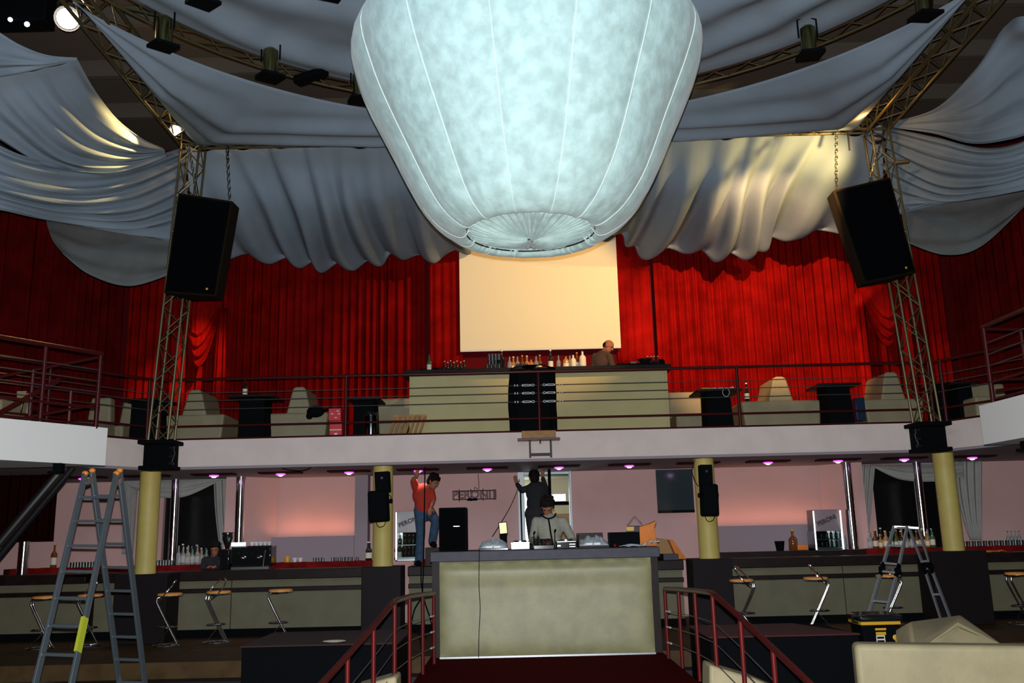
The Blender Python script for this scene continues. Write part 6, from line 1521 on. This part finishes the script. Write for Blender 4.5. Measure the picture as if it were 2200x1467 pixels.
dark = mat('charcoal_jersey', (0.014, 0.016, 0.020), 0.9)
redsh = mat('red_tshirt', (0.42, 0.025, 0.01), 0.85, var=0.2, vscale=8)
brown = mat('dark_brown_shirt', (0.05, 0.028, 0.02), 0.9)
# disc jockey
Y = 12.95
hd = W(1176, 1088, Y); nk = W(1180, 1112, Y+0.02); c = W(1181, 1135, Y+0.02)
pv = V((c.x, Y+0.02, c.z-0.40)); xs = W(1226, 1120, Y).x-c.x
J = dict(base=(c.x, Y, FL), head=hd, face=(-0.12, -0.75, -0.62), up=(0, -0.5, 1), neck=nk, chest=c, pelvis=pv, front=(0, -1, 0),
         shL=V((c.x-0.185, Y, c.z+0.10)), shR=V((c.x+0.195, Y, c.z+0.09)), elL=W(1144, 1160, Y-0.12), elR=W(1231, 1162, Y-0.05),
         wrL=W(1152, 1164, Y-0.38), wrR=W(1214, 1174, Y-0.45), hdL=(0.3, -0.6, 0.1), hdR=(-0.5, -0.6, -0.1), hnL=(0, 0.2, -1), hnR=(0, 0, -1),
         knL=(c.x-0.1, Y-0.02, 1.08), knR=(c.x+0.1, Y-0.02, 1.08), anL=(c.x-0.1, Y+0.02, FL+0.08), anR=(c.x+0.1, Y+0.02, FL+0.08), toL=(c.x-0.12, Y-0.12, FL+0.04), toR=(c.x+0.12, Y-0.12, FL+0.04))
bd, P = person('person', 'dark-haired person in an oatmeal zip sweater bent over the booth mixer', J, dict(shirt=grey, shirt_name='sweater', pants=dark, build=1.12, collar=True, hs=1.12))
yz = Y-0.135
obj('zip_band', MB().tube(cat_pts([W(1178, 1113, yz), W(1181, 1130, yz-0.02), W(1184, 1150, yz-0.02), W(1189, 1172, yz+0.0)], 20), 0.011, 8), 'black', bd)
obj('collar_trim', MB().tube(cat_pts([W(1163, 1105, yz+0.12), W(1168, 1110, yz+0.03), W(1178, 1114, yz-0.005), W(1190, 1110, yz+0.03), W(1194, 1103, yz+0.12)], 20), 0.011, 8), 'black', bd)
# man in red standing on the bar
Y = 15.1
J = dict(base=(W(905, 1217, Y).x, Y, BT), head=W(931, 1035, Y-0.08), face=(0.75, -0.45, -0.42), up=(0.35, 0, 1), neck=W(915, 1046, Y), chest=W(908, 1062, Y), pevis=0, pelvis=W(912, 1098, Y+0.02), front=(0.35, -1, 0),
         shL=W(893, 1047, Y-0.02), shR=W(926, 1056, Y+0.02), elL=W(888, 1030, Y-0.1), wrL=W(896, 1022, Y-0.16), hdL=(0.1, -0.1, 1), hnL=(0.3, -1, 0), curlL=0.9,
         elR=W(931, 1076, Y-0.05), wrR=W(926, 1092, Y-0.2), knL=W(904, 1146, Y-0.04), anL=W(900, 1205, Y+0.05), toL=W(896, 1211, Y-0.12),
         knR=W(936, 1118, Y-0.3), anR=W(929, 1164, Y-0.18), toR=W(934, 1171, Y-0.38))
person('person', 'person in red t-shirt and jeans standing on the bar, reaching up to the ceiling', J, dict(shirt=redsh, pants=jeans, short=True, build=1.0))
tag(obj('wooden_stool_box', MB().box(W(915, 1175, 14.85).x, W(945, 1175, 14.85).x, 14.72, 15.0, BT, W(930, 1176, 14.85).z), 'dkwood', bevel=0.006, origin=(W(930, 1176, 14.85).x, 14.86, BT)), 'dark wooden box on the bar under the raised foot of the person in red', 'box')
# man in the doorway reaching up
Y = 16.0; zf = RZ-0.45
J = dict(base=(W(1150, 1100, Y).x, Y, 1.40), head=W(1147, 1026, Y), face=(-0.25, 0.85, 0.15), neck=W(1152, 1041, Y), chest=W(1152, 1058, Y), pelvis=W(1150, 1104, Y), front=(0.0, 1, 0),
         shL=W(1139, 1048, Y), shR=W(1166, 1047, Y), elL=W(1121, 1053, Y+0.05), wrL=W(1111, 1040, Y+0.2), hdL=(-0.25, 0.2, 1), hnL=(0, 1, 0), curlL=0.15,
         elR=W(1175, 1058, Y+0.15), wrR=W(1166, 1026, Y+0.2), hdR=(0, 0, 1), knL=(W(1144, 1100, Y).x, Y-0.02, 1.88), knR=(W(1156, 1100, Y).x, Y-0.02, 1.88),
         anL=(W(1144, 1100, Y).x, Y, 1.48), anR=(W(1156, 1100, Y).x, Y, 1.48), toL=(W(1143, 1100, Y).x, Y+0.13, 1.44), toR=(W(1157, 1100, Y).x, Y+0.13, 1.44))
person('person', 'person in charcoal top seen from behind in the doorway, one hand on the jamb', J, dict(shirt=dark, pants=dark, build=1.1))
x = W(1150, 1100, Y).x
t = thing('step_stool', 'step stool under the person in the doorway', 'stool', (x, Y, FL))
obj('top_step', MB().box(x-0.25, x+0.25, Y-0.2, Y+0.25, 1.36, 1.40), 'steel', t)
for sx in (-1, 1):
    for sy in (-1, 1): obj('leg', MB().cyl((x+sx*0.22, Y+0.02+sy*0.18, 1.36), (x+sx*0.24, Y+0.02+sy*0.2, FL), 0.015, n=8), 'steel', t)
# balcony bartender
Y = 15.75
J = dict(base=(W(1300, 780, Y).x, Y, BF), head=W(1307, 744, Y-0.05), face=(0.75, -0.4, -0.5), up=(0.4, 0, 1), neck=W(1299, 756, Y), chest=W(1292, 775, Y), pelvis=W(1288, 812, Y+0.05), front=(0.6, -0.8, 0),
         shL=W(1279, 766, Y+0.08), shR=W(1309, 766, Y-0.1), elL=W(1276, 790, Y), elR=W(1316, 788, Y-0.12), wrL=W(1290, 800, Y-0.2), wrR=W(1320, 800, Y-0.25))
x = W(1290, 780, Y).x
J.update(knL=(x-0.1, Y, 4.1), knR=(x+0.1, Y, 4.1), anL=(x-0.1, Y, BF+0.08), anR=(x+0.1, Y, BF+0.08), toL=(x-0.06, Y-0.14, BF+0.04), toR=(x+0.14, Y-0.14, BF+0.04))
person('person', 'balding bartender in dark shirt looking down behind the upper bar', J, dict(shirt=brown, pants=dark, hair='rim', build=1.0))
# seated woman behind the left bar
Y = 15.57
J = dict(base=(W(455, 1200, Y).x, Y, FL), head=W(462, 1180, Y-0.05), face=(0.1, -1, -0.15), neck=W(459, 1194, Y), chest=W(456, 1212, Y+0.02), pelvis=W(455, 1262, Y+0.06), front=(0, -1, 0),
         shL=W(441, 1204, Y+0.03), shR=W(472, 1204, Y+0.03), elL=W(437, 1228, Y-0.02), elR=W(477, 1228, Y-0.02), wrL=(W(452, 1216, 15.3).x, 15.27, BT+0.05), wrR=(W(464, 1216, 15.3).x, 15.27, BT+0.05), hdL=(0.5, -0.5, 0), hdR=(-0.5, -0.5, 0), hnL=(0, 0, -1), hnR=(0, 0, -1))
x = W(455, 1262, Y).x
J.update(knL=(x-0.1, Y-0.03, 1.02), knR=(x+0.1, Y-0.03, 1.02), anL=(x-0.1, Y+0.05, FL+0.1), anR=(x+0.1, Y+0.05, FL+0.1), toL=(x-0.1, Y-0.1, FL+0.05), toR=(x+0.1, Y-0.1, FL+0.05))
person('person', 'person in dark clothes leaning on the left bar beside the coffee grinder', J, dict(shirt=dark, pants=dark, hair='long', build=0.85))

# ================================================================ SUB-PARTS: hang details under the part that carries them
RULES = {'header_lettering': 'header_panel', 'badge': 'grille', 'yellow_labels': 'body', 'white_label': 'body', 'group_heads': 'housing', 'steam_wand': 'housing', 'knob': 'casing',
         'jog_wheel': 'casing', 'front_marks': 'casing', 'turnbuckle': 'wire_cable', 'panel_seams': 'fabric_shell', 'hem_cord': 'fabric_shell', 'zip_band': 'sweater', 'collar_trim': 'sweater',
         'white_marks': 'body', 'joint_sleeve': 'joint', 'orange_cap': 'side_rail', 'sticker': 'side_rail', 'foot': 'side_rail', 'bracket_bolts': 'base_bracket', 'seat_ring': 'seat',
         'lens': 'housing', 'yoke_knob': 'lamp_head', 'cable_loop': 'lamp_head', 'hopper_lid': 'hopper', 'cover_flap': 'cover', 'glowing_face': 'frame', 'latch_handle': 'body', 'marks': 'ballast_box'}
def base(n): return n.rsplit('.', 1)[0] if n[-3:].isdigit() and '.' in n else n
def mid(o):
    c = V((0, 0, 0)); vs = o.data.vertices; n = max(1, min(len(vs), 60)); st_ = max(1, len(vs)//n)
    k = 0
    for i in range(0, len(vs), st_): c += vs[i].co; k += 1
    return c/max(k, 1)
def nearest_d(o, m):
    vs = o.data.vertices; st_ = max(1, len(vs)//200)
    return min((vs[i].co-m).length for i in range(0, len(vs), st_))
for root in [o for o in COL.objects if o.parent is None]:
    kids = list(root.children)
    for ch in kids:
        tgt = RULES.get(base(ch.name))
        if not tgt or ch.type != 'MESH': continue
        cand = [k for k in kids if base(k.name) == tgt and k is not ch]
        if cand:
            m = mid(ch); ch.parent = min(cand, key=lambda k: nearest_d(k, m))
